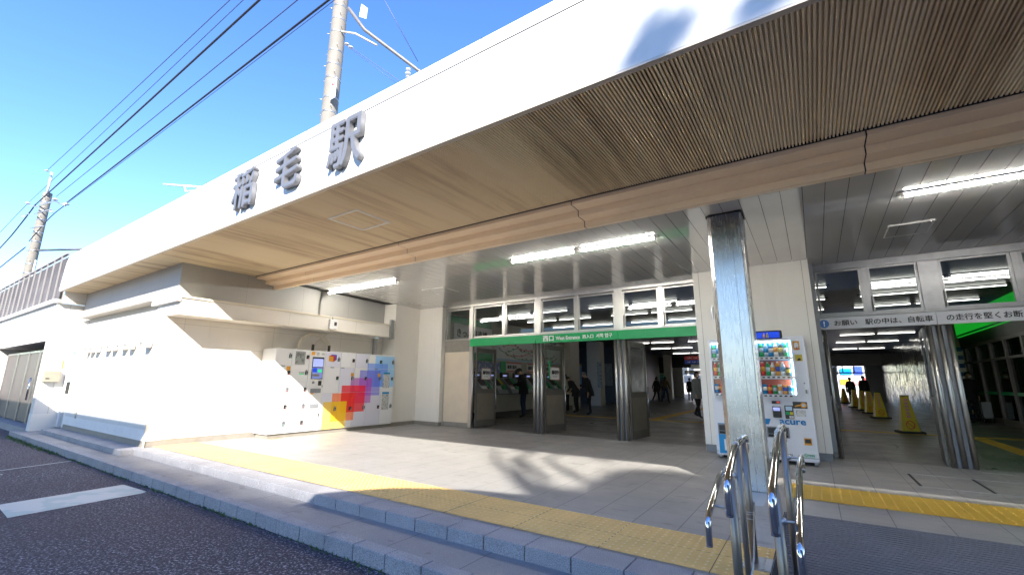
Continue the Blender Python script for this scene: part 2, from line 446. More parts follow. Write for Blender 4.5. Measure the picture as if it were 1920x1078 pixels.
class MB:
    def __init__(s):
        s.bm = bmesh.new()
        s.mi = 0
    def face(s, pts):
        vs = [s.bm.verts.new(p) for p in pts]
        f = s.bm.faces.new(vs)
        f.material_index = s.mi
        return f
    def box(s, x0, x1, y0, y1, z0, z1):
        x0, x1 = min(x0, x1), max(x0, x1); y0, y1 = min(y0, y1), max(y0, y1); z0, z1 = min(z0, z1), max(z0, z1)
        v = [s.bm.verts.new(p) for p in ((x0, y0, z0), (x1, y0, z0), (x1, y1, z0), (x0, y1, z0), (x0, y0, z1), (x1, y0, z1), (x1, y1, z1), (x0, y1, z1))]
        for f in ((0, 3, 2, 1), (4, 5, 6, 7), (0, 1, 5, 4), (1, 2, 6, 5), (2, 3, 7, 6), (3, 0, 4, 7)):
            s.bm.faces.new([v[i] for i in f]).material_index = s.mi
        return s
    def prism(s, poly, a, b, ax):
        """extrude a 2D polygon along axis ax from a to b (poly coords = the two other axes in xyz order)"""
        def P(p, t):
            if ax == 0: return (t, p[0], p[1])
            if ax == 1: return (p[0], t, p[1])
            return (p[0], p[1], t)
        A = [s.bm.verts.new(P(p, a)) for p in poly]
        B = [s.bm.verts.new(P(p, b)) for p in poly]
        n = len(poly)
        for i in range(n):
            s.bm.faces.new((A[i], A[(i + 1) % n], B[(i + 1) % n], B[i])).material_index = s.mi
        s.bm.faces.new(A).material_index = s.mi
        s.bm.faces.new(B[::-1]).material_index = s.mi
        return s
    def tube(s, pts, r, n=10, caps=True):
        pts = [Vector(p) for p in pts]
        rs = r if isinstance(r, (list, tuple)) else [r] * len(pts)
        rings = []
        up = None
        for i, p in enumerate(pts):
            t = (pts[min(i + 1, len(pts) - 1)] - pts[max(i - 1, 0)]).normalized()
            if up is None:
                up = Vector((0, 0, 1)) if abs(t.z) < 0.9 else Vector((1, 0, 0))
            u = t.cross(up)
            if u.length < 1e-5:
                u = t.orthogonal()
            u.normalize()
            v = u.cross(t).normalized()
            up = v
            rings.append([s.bm.verts.new(p + (u * math.cos(2 * math.pi * j / n) + v * math.sin(2 * math.pi * j / n)) * rs[i]) for j in range(n)])
        for a, b in zip(rings, rings[1:]):
            for j in range(n):
                f = s.bm.faces.new((a[j], a[(j + 1) % n], b[(j + 1) % n], b[j]))
                f.material_index = s.mi
                f.smooth = True
        if caps:
            s.bm.faces.new(rings[0][::-1]).material_index = s.mi
            s.bm.faces.new(rings[-1]).material_index = s.mi
        return s
    def ball(s, c, r, sc=(1, 1, 1), sub=2):
        m = Matrix.Translation(c) @ Matrix.Diagonal((r * sc[0], r * sc[1], r * sc[2], 1))
        g = bmesh.ops.create_icosphere(s.bm, subdivisions=sub, radius=1, matrix=m)
        for v in g['verts']:
            for f in v.link_faces:
                f.material_index = s.mi
                f.smooth = True
        return s
    def bez(s, pts, k=8):
        out = []
        P = [Vector(p) for p in pts]
        P = [P[0] * 2 - P[1]] + P + [P[-1] * 2 - P[-2]]
        for i in range(1, len(P) - 2):
            for j in range(k):
                t = j / k
                a, b, c, d = P[i - 1], P[i], P[i + 1], P[i + 2]
                out.append(0.5 * ((2 * b) + (c - a) * t + (2 * a - 5 * b + 4 * c - d) * t * t + (3 * b - a - 3 * c + d) * t ** 3))
        out.append(P[-2])
        return out
    def build(s, name, mats, parent=None, local=False, bevel=0.0):
        me = bpy.data.meshes.new(name)
        bmesh.ops.recalc_face_normals(s.bm, faces=s.bm.faces[:])
        s.bm.to_mesh(me)
        s.bm.free()
        if not isinstance(mats, (list, tuple)):
            mats = [mats]
        for m in mats:
            me.materials.append(M[m] if isinstance(m, str) else m)
        o = bpy.data.objects.new(name, me)
        COL.objects.link(o)
        if parent is not None:
            o.parent = parent
            if not local:
                off = wl(parent)
                me.transform(Matrix.Translation(-off))
        if bevel:
            b = o.modifiers.new('edge', 'BEVEL')
            b.width = bevel
            b.segments = 2
            b.limit_method = 'ANGLE'
        return o

def box(name, mat, x0, x1, y0, y1, z0, z1, parent=None, local=False, bevel=0.0):
    return MB().box(x0, x1, y0, y1, z0, z1).build(name, mat, parent, local, bevel)

def thing(name, label, cat, loc=(0, 0, 0), rz=0.0, group=None):
    o = bpy.data.objects.new(name, None)
    o.empty_display_size = 0.2
    COL.objects.link(o)
    o.location = loc
    o.rotation_euler = (0, 0, rz)
    o['label'] = label
    o['category'] = cat
    if group:
        o['group'] = group
    return o

def tag(o, label, cat, group=None):
    o['label'] = label
    o['category'] = cat
    if group:
        o['group'] = group
    return o

def struct(o):
    o['kind'] = 'structure'
    return o

# a side scene in which lettering and bodies are turned into meshes
WORK = bpy.data.scenes.new('workbench')
def to_mesh(o):
    WORK.collection.objects.link(o)
    with bpy.context.temp_override(scene=WORK, view_layer=WORK.view_layers[0]):
        dg = bpy.context.evaluated_depsgraph_get()
        me = bpy.data.meshes.new_from_object(o.evaluated_get(dg))
    bpy.data.objects.remove(o)
    return me
def text_data(body, bold=0.0, depth=0.004):
    """CJK-capable lettering as a mesh, width and height normalised to its own bounds"""
    c = bpy.data.curves.new('lettering', 'FONT')
    c.body = body
    c.extrude = depth / 2
    c.resolution_u = 3
    o = bpy.data.objects.new('lettering', c)
    me = to_mesh(o)
    bpy.data.curves.remove(c)
    if bold:
        b = bmesh.new()
        for i in range(9):
            dx, dy = ((0, 0), (1, 0), (-1, 0), (0, 1), (0, -1), (.7, .7), (-.7, .7), (.7, -.7), (-.7, -.7))[i]
            t = me.copy()
            t.transform(Matrix.Translation((dx * bold, dy * bold, -0.0009 * i)))
            b.from_mesh(t)
            bpy.data.meshes.remove(t)
        b.to_mesh(me)
        b.free()
    return me

def text(name, body, mat, rect, face, at, parent=None, bold=0.0, depth=0.004, local=False):
    """lettering filling rect=(u0,u1,v0,v1) on a wall: face '-y','+x','-x','+z'; at = that wall's coordinate"""
    me = text_data(body, bold, depth)
    xs = [v.co.x for v in me.vertices]; ys = [v.co.y for v in me.vertices]; zs = [v.co.z for v in me.vertices]
    u0, u1, v0, v1 = rect
    sx = (u1 - u0) / (max(xs) - min(xs)); sy = (v1 - v0) / (max(ys) - min(ys))
    zmin, xmin, ymin = min(zs), min(xs), min(ys)
    for v in me.vertices:
        u = u0 + (v.co.x - xmin) * sx
        vv = v0 + (v.co.y - ymin) * sy
        d = (v.co.z - zmin)
        if face == '-y': v.co = (u, at - d, vv)
        elif face == '+x': v.co = (at + d, u, vv)
        elif face == '-x': v.co = (at - d, u1 + u0 - u, vv)
        else: v.co = (u, vv, at + d)
    me.materials.clear()
    me.materials.append(M[mat])
    o = bpy.data.objects.new(name, me)
    o.name = name
    COL.objects.link(o)
    if parent is not None:
        o.parent = parent
        if not local:
            me.transform(Matrix.Translation(-wl(parent)))
    return o

def dup(o, parent=None, loc=None):
    """a thing with its parts and sub-parts, as real objects"""
    c = o.copy()
    COL.objects.link(c)
    if parent is not None:
        c.parent = parent
    if loc is not None:
        c.location = loc
    for ch in list(o.children):
        dup(ch, c)
    return c

# ------------------------------------------------------------------ the ground
ROAD = -0.235
TREAD = -0.105
b = MB(); b.face([(-400, -400, ROAD - 0.012), (400, -400, ROAD - 0.012), (400, 400, ROAD - 0.012), (-400, 400, ROAD - 0.012)])
struct(b.build('ground', 'plaza'))
b = MB(); b.face([(-90, -11, ROAD), (40, -11, ROAD), (40, 3.3, ROAD), (-90, 3.3, ROAD)])
struct(b.build('road', 'asphalt'))
b = MB(); b.face([(-8.23, 1.30, ROAD + .004), (-7.40, 1.27, ROAD + .004), (-7.55, 2.50, ROAD + .004), (-7.62, 2.56, ROAD + .004), (-8.36, 2.52, ROAD + .004)])
struct(b.build('road_marking', 'paint'))
b = MB(); b.face([(-11.2, 1.7, ROAD + .004), (-11.15, 1.7, ROAD + .004), (-11.42, 2.62, ROAD + .004), (-11.47, 2.62, ROAD + .004)])
b.face([(-10.75, 1.2, ROAD + .004), (-10.69, 1.2, ROAD + .004), (-10.69, 1.68, ROAD + .004), (-10.75, 1.68, ROAD + .004)])
struct(b.build('road_line', 'paint'))
# forecourt, tiled, with a cut-out for the ramp on the right
RX = -0.38
b = MB()
b.face([(-11, 3.48, 0), (RX, 3.48, 0), (RX, 9.9, 0), (-11, 9.9, 0)])
b.face([(RX, 5.5, 0), (13, 5.5, 0), (13, 9.9, 0), (RX, 9.9, 0)])
struct(b.build('forecourt', 'tile'))
b = MB(); b.face([(-16, 9.9, 0), (9, 9.9, 0), (9, 54, 0), (-16, 54, 0)])
struct(b.build('hall_floor', 'hall_tile'))

def stones(name, x0, x1, y0, y1, z0, z1, step, mat, gap=0.008):
    b = MB()
    x = x0
    rnd = random.Random(3)
    while x < x1 - 0.01:
        e = min(x + step, x1)
        dy = rnd.uniform(-0.002, 0.002)
        b.box(x + gap / 2, e - gap / 2, y0 + dy, y1, z0, z1 + rnd.uniform(-0.0012, 0.0012))
        x = e
    b.mi = 1
    b.box(x0 + .02, x1 - .02, y0 + 0.012, y1 - 0.004, z0 + 0.002, z1 - 0.012)
    return struct(b.build(name, [mat, 'joint'], bevel=0.006))
stones('upper_step', -10.42, RX, 3.2, 3.48, TREAD - 0.02, 0.0, 0.4, 'kerb')
stones('kerb', -17.4, RX, 2.67, 2.80, ROAD - 0.05, TREAD, 0.4, 'kerb')
b = MB(); b.face([(-17.4, 2.797, TREAD - .002), (RX, 2.797, TREAD - .002), (RX, 3.4, TREAD - .002), (-17.4, 3.4, TREAD - .002)])
struct(b.build('lower_step', 'tread'))
stones('wall_step', -16.2, -10.44, 3.02, 3.40, TREAD - 0.02, -0.012, 0.8, 'kerb')
# tactile paving with raised domes
def dots(name, x0, x1, y0, y1, mat, z, pitch=0.068, r=0.017, h=0.008, bars=False):
    b = MB()
    b.face([(x0, y0, z), (x1, y0, z), (x1, y1, z), (x0, y1, z)])
    nx = int((x1 - x0) / pitch); ny = int((y1 - y0) / pitch)
    for i in range(nx):
        for j in range(ny):
            cx = x0 + (i + .5) * pitch; cy = y0 + (j + .5) * pitch
            lo = [b.bm.verts.new((cx + r * math.cos(a * 1.0472), cy + r * math.sin(a * 1.0472), z)) for a in range(6)]
            hi = [b.bm.verts.new((cx + r * .6 * math.cos(a * 1.0472), cy + r * .6 * math.sin(a * 1.0472), z + h)) for a in range(6)]
            for a in range(6):
                b.bm.faces.new((lo[a], lo[(a + 1) % 6], hi[(a + 1) % 6], hi[a])).smooth = True
            b.bm.faces.new(hi).material_index = 2
    b.mi = 1
    x = math.ceil(x0 / 0.8) * 0.8 + 0.07
    while x < x1:
        b.box(x - .002, x + .002, y0, y1, z - .002, z + .0012)
        x += 0.8
    b.box(x0, x1, (y0 + y1) / 2 - .0015, (y0 + y1) / 2 + .0015, z - .002, z + .001)
    return struct(b.build(name, [mat, 'joint', 'yellow_dome']))
dots('tactile_paving', -10.46, RX - .01, 3.50, 4.25, 'yellow', 0.004)
b = MB()
b.face([(RX, 6.2, .004), (13, 6.2, .004), (13, 7.05, .004), (RX, 7.05, .004)])
x = RX + 0.03
b.mi = 1
while x < 4.2:
    for j in range(9):
        y = 6.235 + j * 0.092
        b.tube([(x, y, .004), (x, y + .07, .004)], 0.0085, 6)
    x += 0.0925
struct(b.build('tactile_paving', ['yellow_bar', 'yellow_bar_top']))
# ridged ramp down to the road on the right
b = MB()
n = 60
for i in range(n):
    y1 = 5.5 - i * 2.9 / n; y0 = y1 - 2.9 / n
    z1 = -i * 0.235 / n; z0 = z1 - 0.235 / n
    ym = y0 + 0.019
    b.prism([(y1, z1), (ym, z0 + .0002), (ym - .003, z0 - .016), (y0, z0 - .016), (y0, -.5), (y1, -.5)], RX, 10.0, 0)
struct(b.build('ramp', 'ramp'))
b = MB()
for s in range(11):
    b.box(RX - .004 + .9 * s + .9, RX + .9 * s + .904, 2.6, 5.5, -.3, -.299)
b.box(RX - .012, RX - .003, 2.7, 5.48, -.4, .002)
struct(b.build('ramp_edge', 'joint'))
# weeds in the gutter
b = MB()
rnd = random.Random(11)
for i in range(1900):
    x = rnd.uniform(-17.3, -1.2)
    dens = 0.9 if x < -12.5 else (0.55 + 0.45 * math.sin(x * 5.1) * math.sin(x * 1.7))
    if rnd.random() > dens * 0.8:
        continue
    y = 2.672 - abs(rnd.gauss(0, 0.022 if x > -12.5 else .06))
    h = rnd.uniform(0.006, 0.03) * (2.2 if x < -12.5 else 1.0)
    a = rnd.uniform(0, 6.28); wd = rnd.uniform(.006, .014)
    dx, dy = math.cos(a) * wd, math.sin(a) * wd
    lx, ly = rnd.uniform(-.02, .02), rnd.uniform(-.02, .012)
    b.face([(x - dx, y - dy, ROAD), (x + dx, y + dy, ROAD), (x + lx + dx * .3, y + ly, ROAD + h)])
o = b.build('weeds', 'weed'); o['kind'] = 'stuff'
# floor hatch plate by the pillar, drain slots, wall guide marks
tag(box('floor_plate', 'galv', -0.92, -0.58, 5.58, 6.24, -.002, .003), 'grey metal floor plate in front of the stainless pillar', 'floor plate')
t = thing('floor_hatch', 'paved floor hatch with bright metal edges in front of the right doors', 'floor hatch', (1.4, 8.3, 0))
box('edge_strip', 'galv', .95, 3.6, 7.80, 7.825, -.002, .004, t)
box('edge_strip', 'galv', .95, 3.6, 8.80, 8.825, -.002, .004, t)
for x in (.96, 1.62, 2.3):
    box('slot', 'black', x, x + .03, 7.83, 8.795, -.002, .0035, t)

# ------------------------------------------------------------------ the canopy
CX0, CX1 = -16.95, 13.0
ZS = 3.61
can = thing('station_canopy', 'long white station canopy with ribbed soffit over the forecourt', 'canopy', (-4, 3, 3.6))
def rnd_corner(cx, cz, r, a0, a1, n=8):
    return [(cx + r * math.cos(R(a0 + (a1 - a0) * i / n)), cz + r * math.sin(R(a0 + (a1 - a0) * i / n))) for i in range(n + 1)]
b = MB()
poly = [(CX1, ZS - .02), (CX1, 4.56)] + rnd_corner(CX0 + .42, 4.56 - .42, .42, 90, 180) + [(CX0 - .12, ZS - .02)]
b.prism(poly, 2.93, 2.968, 1)
fas = b.build('fascia', 'fascia', can, bevel=.012)
b = MB()
b.box(-15.9, CX1, 2.9285, 2.94, 4.393, 4.406)
for x in (-14.3, -11.3, -8.35, -5.35, -2.36, .64):
    b.box(x - .002, x + .002, 2.9287, 2.94, 4.405, 4.565)
b.build('panel_joint', 'black', fas)
box('edge_trim', 'cream_trim', CX0 - .08, CX1, 2.928, 2.984, ZS - .034, ZS - .021, can)
# roof slab above everything
box('roof', 'metal_grey', CX0, 13, 2.97, 54, 4.30, 4.50, can)
# ribbed soffit
b = MB()
pitch = 0.0305
n = int((CX1 - CX0) / pitch)
prof = []
for i in range(n):
    x = CX0 + i * pitch
    prof += [(x, ZS + .006), (x + pitch * .10, ZS - .022), (x + pitch * .58, ZS - .022), (x + pitch * .68, ZS + .006)]
A = [b.bm.verts.new((x, 2.97, z)) for x, z in prof]
B = [b.bm.verts.new((x, 4.955, z)) for x, z in prof]
for i in range(len(prof) - 1):
    b.bm.faces.new((A[i], A[i + 1], B[i + 1], B[i]))
o = b.build('soffit', 'soffit', can)
b = MB(); b.face([(CX0, 2.97, ZS + .012), (CX1, 2.97, ZS + .012), (CX1, 4.97, ZS + .012), (CX0, 4.97, ZS + .012)])
b.build('soffit_backing', 'black', can)
# access hatch frame in the soffit
b = MB()
for r in ((-5.72, -5.06, 3.60, 3.632), (-5.72, -5.06, 4.19, 4.222), (-5.72, -5.688, 3.632, 4.19), (-5.092, -5.06, 3.632, 4.19)):
    b.box(*r, ZS - .028, ZS - .004)
b.build('access_hatch', 'white_plain', can)
# three-stepped beam behind the soffit, in panel lengths
bp = [(4.96, 3.60), (4.96, 3.53), (5.17, 3.523), (5.17, 3.437), (5.37, 3.43), (5.37, 3.345), (5.46, 3.345), (5.46, 3.70), (4.96, 3.70)]
xs = [-10.48, -8.85, -5.72, -2.41, .66, 3.75, 6.9, 10.0, 13.0]
for a, c in zip(xs, xs[1:]):
    MB().prism(bp, a + .006, c - .006, 0).build('beam_panel', 'beam', can, bevel=.004)
MB().prism([(y + .006, z + .004) for y, z in bp], -10.4, 12.9, 0).build('beam_core', 'black', can)
box('shadow_gap', 'black', CX0, CX1, 4.945, 4.958, ZS - .03, ZS + .0, can)
# glossy plank ceiling
b = MB()
x = -10.02
cz = lambda y: 3.52 - .022 * (y - 5.46)
while x < 12.6:
    e = x + .2255
    b.prism([(5.46, cz(5.46)), (9.95, cz(9.95)), (9.95, cz(9.95) + .03), (5.46, cz(5.46) + .03)], x + .0035, e - .0035, 0)
    x = e
b.mi = 1
b.prism([(5.46, cz(5.46) + .022), (9.95, cz(9.95) + .022), (9.95, cz(9.95) + .1), (5.46, cz(5.46) + .1)], -10.4, 12.6, 0)
ceil = b.build('plank_ceiling', ['ceiling', 'black'], can)
for (x0, x1, y0, y1) in ((1.12, 1.62, 7.95, 8.55), (-7.9, -7.2, 7.7, 8.4)):
    b = MB()
    for r in ((x0, x1, y0, y0 + .015), (x0, x1, y1, y1 + .015), (x0, x0 + .015, y0 + .015, y1), (x1 - .015, x1, y0 + .015, y1)):
        b.box(*r, cz(y0) - .014, cz(y0) - .004)
    b.build('ceiling_hatch', 'lamp_body', can)

def strip_light(label, tubes, y, z, group, tm='tube', depth=.05, bw=.05, hm='lamp_body', tr=.016):
    x0 = min(t[0] for t in tubes); x1 = max(t[1] for t in tubes)
    t = thing('ceiling_light', label, 'ceiling light', ((x0 + x1) / 2, y, z), 0, group)
    box('housing', hm, x0 - .07, x1 + .07, y - bw, y + bw, z - .016, z + .004, t)
    for a, c in tubes:
        MB().tube([(a, y, z - depth + .012), (c, y, z - depth + .012)], tr, 10).build('tube', tm, t)
        for e in (a - .015, c + .015):
            box('socket', hm, e - .013, e + .013, y - .022, y + .022, z - depth - .005, z - .016, t)
    return t
ly = 6.7
strip_light('twin tube light on the plank ceiling near the locker wall', [(-10.25, -9.02), (-8.94, -7.72)], ly, cz(ly), 'fluorescent lights on the canopy ceiling')
strip_light('twin tube light on the plank ceiling in front of the green entrance sign', [(-4.5, -3.22), (-3.08, -1.84)], ly, cz(ly), 'fluorescent lights on the canopy ceiling')
strip_light('tube light on the plank ceiling right of the stainless pillar', [(1.14, 2.4), (2.5, 3.75)], ly, cz(ly), 'fluorescent lights on the canopy ceiling')

# the three big characters on the fascia
for ch, x0, x1, z0, z1, lab in (('稲', -7.14, -6.50, 3.74, 4.35, 'left of the three grey metal characters on the fascia, reading 稲'),
                                ('毛', -5.93, -5.33, 3.76, 4.34, 'middle grey metal character on the fascia, reading 毛'),
                                ('駅', -4.70, -4.04, 3.73, 4.36, 'right of the three grey metal characters on the fascia, reading 駅')):
    o = text('sign_character', ch, 'letter', (x0, x1, z0, z1), '-y', 2.922, None, bold=0.019, depth=.06)
    tag(o, lab, 'sign character', 'big metal characters naming the station')

# ------------------------------------------------------------------ stainless pillar
b = MB()
px0, px1, py0, py1, c = -1.0, -.57, 6.26, 6.68, .055
poly = [(px0 + c, py0), (px1 - .025, py0), (px1, py0 + .025), (px1, py1 - c), (px1 - c, py1), (px0 + c, py1), (px0, py1 - c), (px0, py0 + c)]
pil = thing('pillar', 'square stainless steel pillar carrying the canopy beside the handrails', 'pillar', (-.78, 6.47, 0))
b.prism(poly, 0.0, 3.52, 2)
b.build('cladding', 'steel', pil, bevel=.004)
b = MB(); b.prism([(x * 1.0 + (.012 if x > -.78 else -.012), y + (.012 if y > 6.47 else -.012)) for x, y in poly], 3.485, 3.51, 2)
b.build('top_collar', 'black', pil)
b = MB(); b.box(-.7015, -.6985, py0 - .0025, py0 + .002, 0.0, 3.4)
b.build('sheet_seam', 'metal_grey', pil)

# ------------------------------------------------------------------ left wall block
wall = thing('station_wall', 'white panelled corner wall with a grey upper storey behind the lockers', 'wall', (-10.5, 3.36, 0))
FX = -16.05
box('lower_front', 'wall_white', FX, -10.5, 3.36, 3.62, .10, 2.62, wall)
box('lower_side', 'wall_white_y', -10.74, -10.501, 3.62, 8.75, .11, 2.456, wall)
box('lower_side_front', 'wall_white_y', -10.6, -10.498, 3.362, 3.62, .11, 2.456, wall)
box('skirting', 'skirt', FX, -10.51, 3.372, 3.6, -.02, .10, wall)
box('skirting', 'skirt', -10.7, -10.51, 3.6, 8.75, -.02, .11, wall)
b = MB()
for x in [FX + .3 + .45 * i for i in range(12)]:
    b.mi = 0
    b.tube([(x, 3.362, .20), (x, 3.352, .20)], .011, 8)
b.build('bolt', 'metal_grey', wall)
box('lower_rail', 'white_plain', FX, -10.5, 3.352, 3.36, .11, .30, wall)
box('corner_trim', 'cream_trim', -10.512, -10.490, 3.346, 3.368, -.02, 2.456, wall)
box('recess', 'panel_grey', FX, -10.6, 3.47, 3.62, 2.62, 2.80, wall)
box('gutter', 'cream_trim', -16.12, -11.1, 3.24, 3.5, 2.80, 2.835, wall, bevel=.006)
box('upper_front', 'panel_grey', -16.95, -10.5, 3.50, 3.7, 2.80, 3.60, wall)
box('upper_side', 'panel_grey_y', -10.72, -10.502, 3.7, 8.80, 2.79, 3.60, wall)
box('upper_corner', 'panel_grey_y', -10.56, -10.498, 3.502, 3.7, 2.79, 3.60, wall)
duct = box('duct', 'wall_white_y', -10.7, -9.9, 3.37, 8.47, 2.46, 2.775, wall, bevel=.006)
box('top_lip', 'ledge', -10.6, -9.875, 3.362, 8.48, 2.775, 2.815, duct)
box('bottom_lip', 'ledge', -9.902, -9.885, 3.362, 8.48, 2.452, 2.474, duct)
box('corner_cover', 'wall_white', -11.15, -9.88, 3.29, 3.366, 2.70, 2.84, wall, bevel=.006)
box('corner_fill', 'wall_white', -11.0, -9.905, 3.363, 3.40, 2.462, 2.72, wall)
br = box('bracket', 'galv', -9.93, -9.855, 8.48, 8.60, 2.40, 2.95, wall)
box('bracket_post', 'galv', -10.5, -10.43, 8.40, 8.52, 1.6, 2.42, wall)
ends = thing('end_wall', 'cream wall between the lockers and the entrance doors', 'wall', (-10, 9.3, 0))
box('side_face', 'cream_wall', -10.7, -10.0, 8.76, 9.72, .1, 3.55, ends)
box('front_face', 'cream_wall', -10.7, -9.04, 9.72, 10.1, .1, 3.50, ends)
box('skirting', 'skirt', -10.7, -9.995, 8.755, 9.72, 0, .1, ends)
box('skirting', 'skirt', -10.7, -9.038, 9.715, 10.1, 0, .1, ends)
# vent hoods on the front wall and a hose hanging from the first
def hood(x, i):
    t = thing('vent_hood', ('white vent hood on the front wall with a hose hanging from it' if i == 0 else 'white vent hood on the front wall nearest the corner' if i == 7 else 'round white vent hood in the row on the front wall'), 'vent hood', (x, 3.36, 2.06), 0, 'vent hoods on the front wall')
    b = MB()
    prof = []
    n = 14
    rings = []
    for k, (r, d) in enumerate(((.14, 0), (.14, .06), (.13, .13), (.10, .19), (.045, .215))):
        rings.append([b.bm.verts.new((r * math.cos(2 * math.pi * j / n), -d, r * math.sin(2 * math.pi * j / n) - d * .15)) for j in range(n)])
    for p, q in zip(rings, rings[1:]):
        for j in range(n):
            b.bm.faces.new((p[j], p[(j + 1) % n], q[(j + 1) % n], q[j])).smooth = True
    b.bm.faces.new(rings[-1])
    b.build('dome', 'white_plain', t, True)
    b = MB(); b.prism([(-.13, -.02), (.13, -.02), (.10, -.21), (-.10, -.21)], -.16, -.02, 1)
    b.build('spout', 'cream_trim', t, True, .006)
    b = MB(); b.tube([(0, 0, 0), (0, -.012, 0)], .165, 16); b.build('flange', 'white_plain', t, True)
for i, x in enumerate((-15.0, -14.6, -14.2, -13.45, -13.0, -12.35, -11.9, -11.0)):
    hood(x, i)
b = MB(); b.tube(b.bez([(-14.95, 3.33, 1.98), (-14.9, 3.30, 1.8), (-14.92, 3.31, 1.2), (-15.0, 3.33, .6), (-15.02, 3.34, .30)], 8), .016, 8)
tag(b.build('hose', 'cream_trim'), 'thin hose hanging down the white front wall from a vent', 'hose')
# small box and conduit on the duct
al = thing('alarm_box', 'small white junction box with a conduit on the cream duct', 'junction box', (-9.86, 6.62, 2.62))
box('case', 'white_plain', -9.898, -9.82, 6.52, 6.74, 2.50, 2.73, al, bevel=.006)
box('dial', 'dark_plastic', -9.822, -9.814, 6.64, 6.71, 2.58, 2.67, al)
MB().tube([(-10.46, 6.62, 3.5), (-10.46, 6.62, 2.83), (-9.95, 6.62, 2.83), (-9.87, 6.62, 2.80), (-9.87, 6.62, 2.72)], .012, 8).build('conduit', 'galv', al)
MB().tube([(-9.87, 6.6, 2.5), (-9.87, 6.58, 2.42), (-10.3, 6.52, 2.2), (-10.44, 6.5, 1.95)], .009, 8).build('cable', 'cream_trim', al)
b = MB()
b.tube(b.bez([(-10.3, 6.05, 1.9), (-10.3, 6.1, 2.2), (-10.3, 6.32, 2.36), (-10.3, 6.62, 2.34), (-10.3, 6.85, 2.15), (-10.3, 6.9, 1.9)], 8), .04, 10)
o = tag(b.build('pipe_loop', 'cream_trim'), 'cream insulated pipe looping up above the lockers', 'pipe')
for y in (6.28, 6.72):
    box('antenna', 'dark_plastic', -10.12, -10.07, y, y + .04, 1.94, 2.1, o)
# ------------------------------------------------------------------ coin lockers
LX = -9.9
lk = thing('locker_bank', 'white coin lockers with a stepped pattern of coloured squares', 'lockers', (-10.2, 7, 0))
box('cabinet', 'locker_side', -10.48, LX - .012, 5.31, 8.74, .085, 1.94, lk, bevel=.006)
box('plinth', 'skirt', -10.44, LX - .045, 5.35, 8.70, .0, .085, lk)
cols = [5.31, 5.69, 6.12, 6.54, 6.98, 7.42, 7.84, 8.31, 8.74]
def latch(y, z, parent, tall, green):
    k = box('keypad', 'dark_plastic', LX, LX + .018, y - .03, y + .03, z - .045, z + .04, parent)
    b = MB()
    if tall:
        b.box(LX + .018, LX + .026, y - .026, y + .0, z - .045, z + .07)
    b.box(LX + .018, LX + .022, y + .005, y + .025, z - .03, z + .0)
    b.build('handle', 'metal_grey', k)
    box('indicator', 'led_green' if green else 'led_red', LX + .0185, LX + .0225, y + .008, y + .024, z - .042, z - .028, k)
nd = 0
def ldoor(y0, y1, z0, z1, hy, hz, tall, green):
    d = box('door', 'locker', LX - .02, LX, y0 + .003, y1 - .003, z0 + .003, z1 - .003, lk, bevel=.003)
    latch(hy, hz, d, tall, green)
    return d
zr = [1.935, 1.57, 1.19, .82, .47, .09]
hz = [1.78, 1.41, 1.035, .66, .295]
for c in range(2):
    for r in range(5):
        ldoor(cols[c], cols[c + 1], zr[r + 1], zr[r], cols[c + 1] - .045, hz[r], (r + c) % 2 == 0, (r * 3 + c) % 4 == 0)
zr2 = [1.935, 1.56, .95, .09]
hz2 = [1.75, 1.30, .555]
for c in range(3, 8):
    for r in range(3):
        ldoor(cols[c], cols[c + 1], zr2[r + 1], zr2[r], cols[c + 1] - .065, hz2[r], (r + c) % 2 == 1, (r * 5 + c) % 3 != 1)
term = box('control_panel', 'locker_side', LX - .02, LX + .004, 6.123, 6.537, .83, 1.932, lk, bevel=.003)
scr = box('screen_bezel', 'dark_plastic', LX + .004, LX + .012, 6.20, 6.50, 1.27, 1.79, term)
box('screen', 'screen_pale', LX + .012, LX + .014, 6.215, 6.485, 1.56, 1.75, scr)
box('screen', 'screen', LX + .012, LX + .014, 6.215, 6.485, 1.285, 1.54, scr)
box('screen_button', 'screen_blue', LX + .014, LX + .0155, 6.23, 6.33, 1.43, 1.53, scr)
box('screen_button', 'led_green', LX + .014, LX + .0155, 6.36, 6.46, 1.43, 1.50, scr)
box('screen_button', 'skirt', LX + .014, LX + .0155, 6.23, 6.40, 1.33, 1.39, scr)
box('sticker', 'orange', LX + .004, LX + .006, 6.16, 6.25, 1.83, 1.91, term)
box('sticker', 'notice', LX + .004, LX + .006, 6.29, 6.38, 1.83, 1.90, term)
box('sticker', 'notice', LX + .004, LX + .006, 6.42, 6.52, 1.84, 1.89, term)
box('coin_tray', 'metal_grey', LX + .004, LX + .02, 6.22, 6.48, .95, 1.05, term)
box('coin_light', 'orange', LX + .004, LX + .022, 6.24, 6.30, .925, .948, term)
box('card_reader', 'dark_plastic', LX + .004, LX + .02, 6.40, 6.48, 1.12, 1.23, term)
MB().tube([(LX + .004, 6.27, 1.19), (LX + .02, 6.27, 1.19)], .03, 12).build('coin_slot', 'metal_grey', term)
box('key_slot', 'dark_plastic', LX + .004, LX + .01, 6.505, 6.52, 1.08, 1.13, term)
pan = box('service_panel', 'locker_side', LX - .02, LX, 6.123, 6.537, .093, .825, lk, bevel=.003)
box('return_tray', 'metal_grey', LX, LX + .012, 6.24, 6.46, .60, .70, pan)
box('service_lock', 'dark_plastic', LX, LX + .012, 6.47, 6.495, .40, .48, pan)
box('instruction_sheet', 'poster_grey', LX + .001, LX + .003, 5.77, 6.01, 1.60, 1.90, lk)
bpa = box('price_sheet', 'notice', LX + .001, LX + .003, 8.36, 8.59, 1.05, 1.42, lk)
box('price_header', 'skyblue', LX + .001, LX + .0032, 8.36, 8.59, 1.425, 1.47, lk)
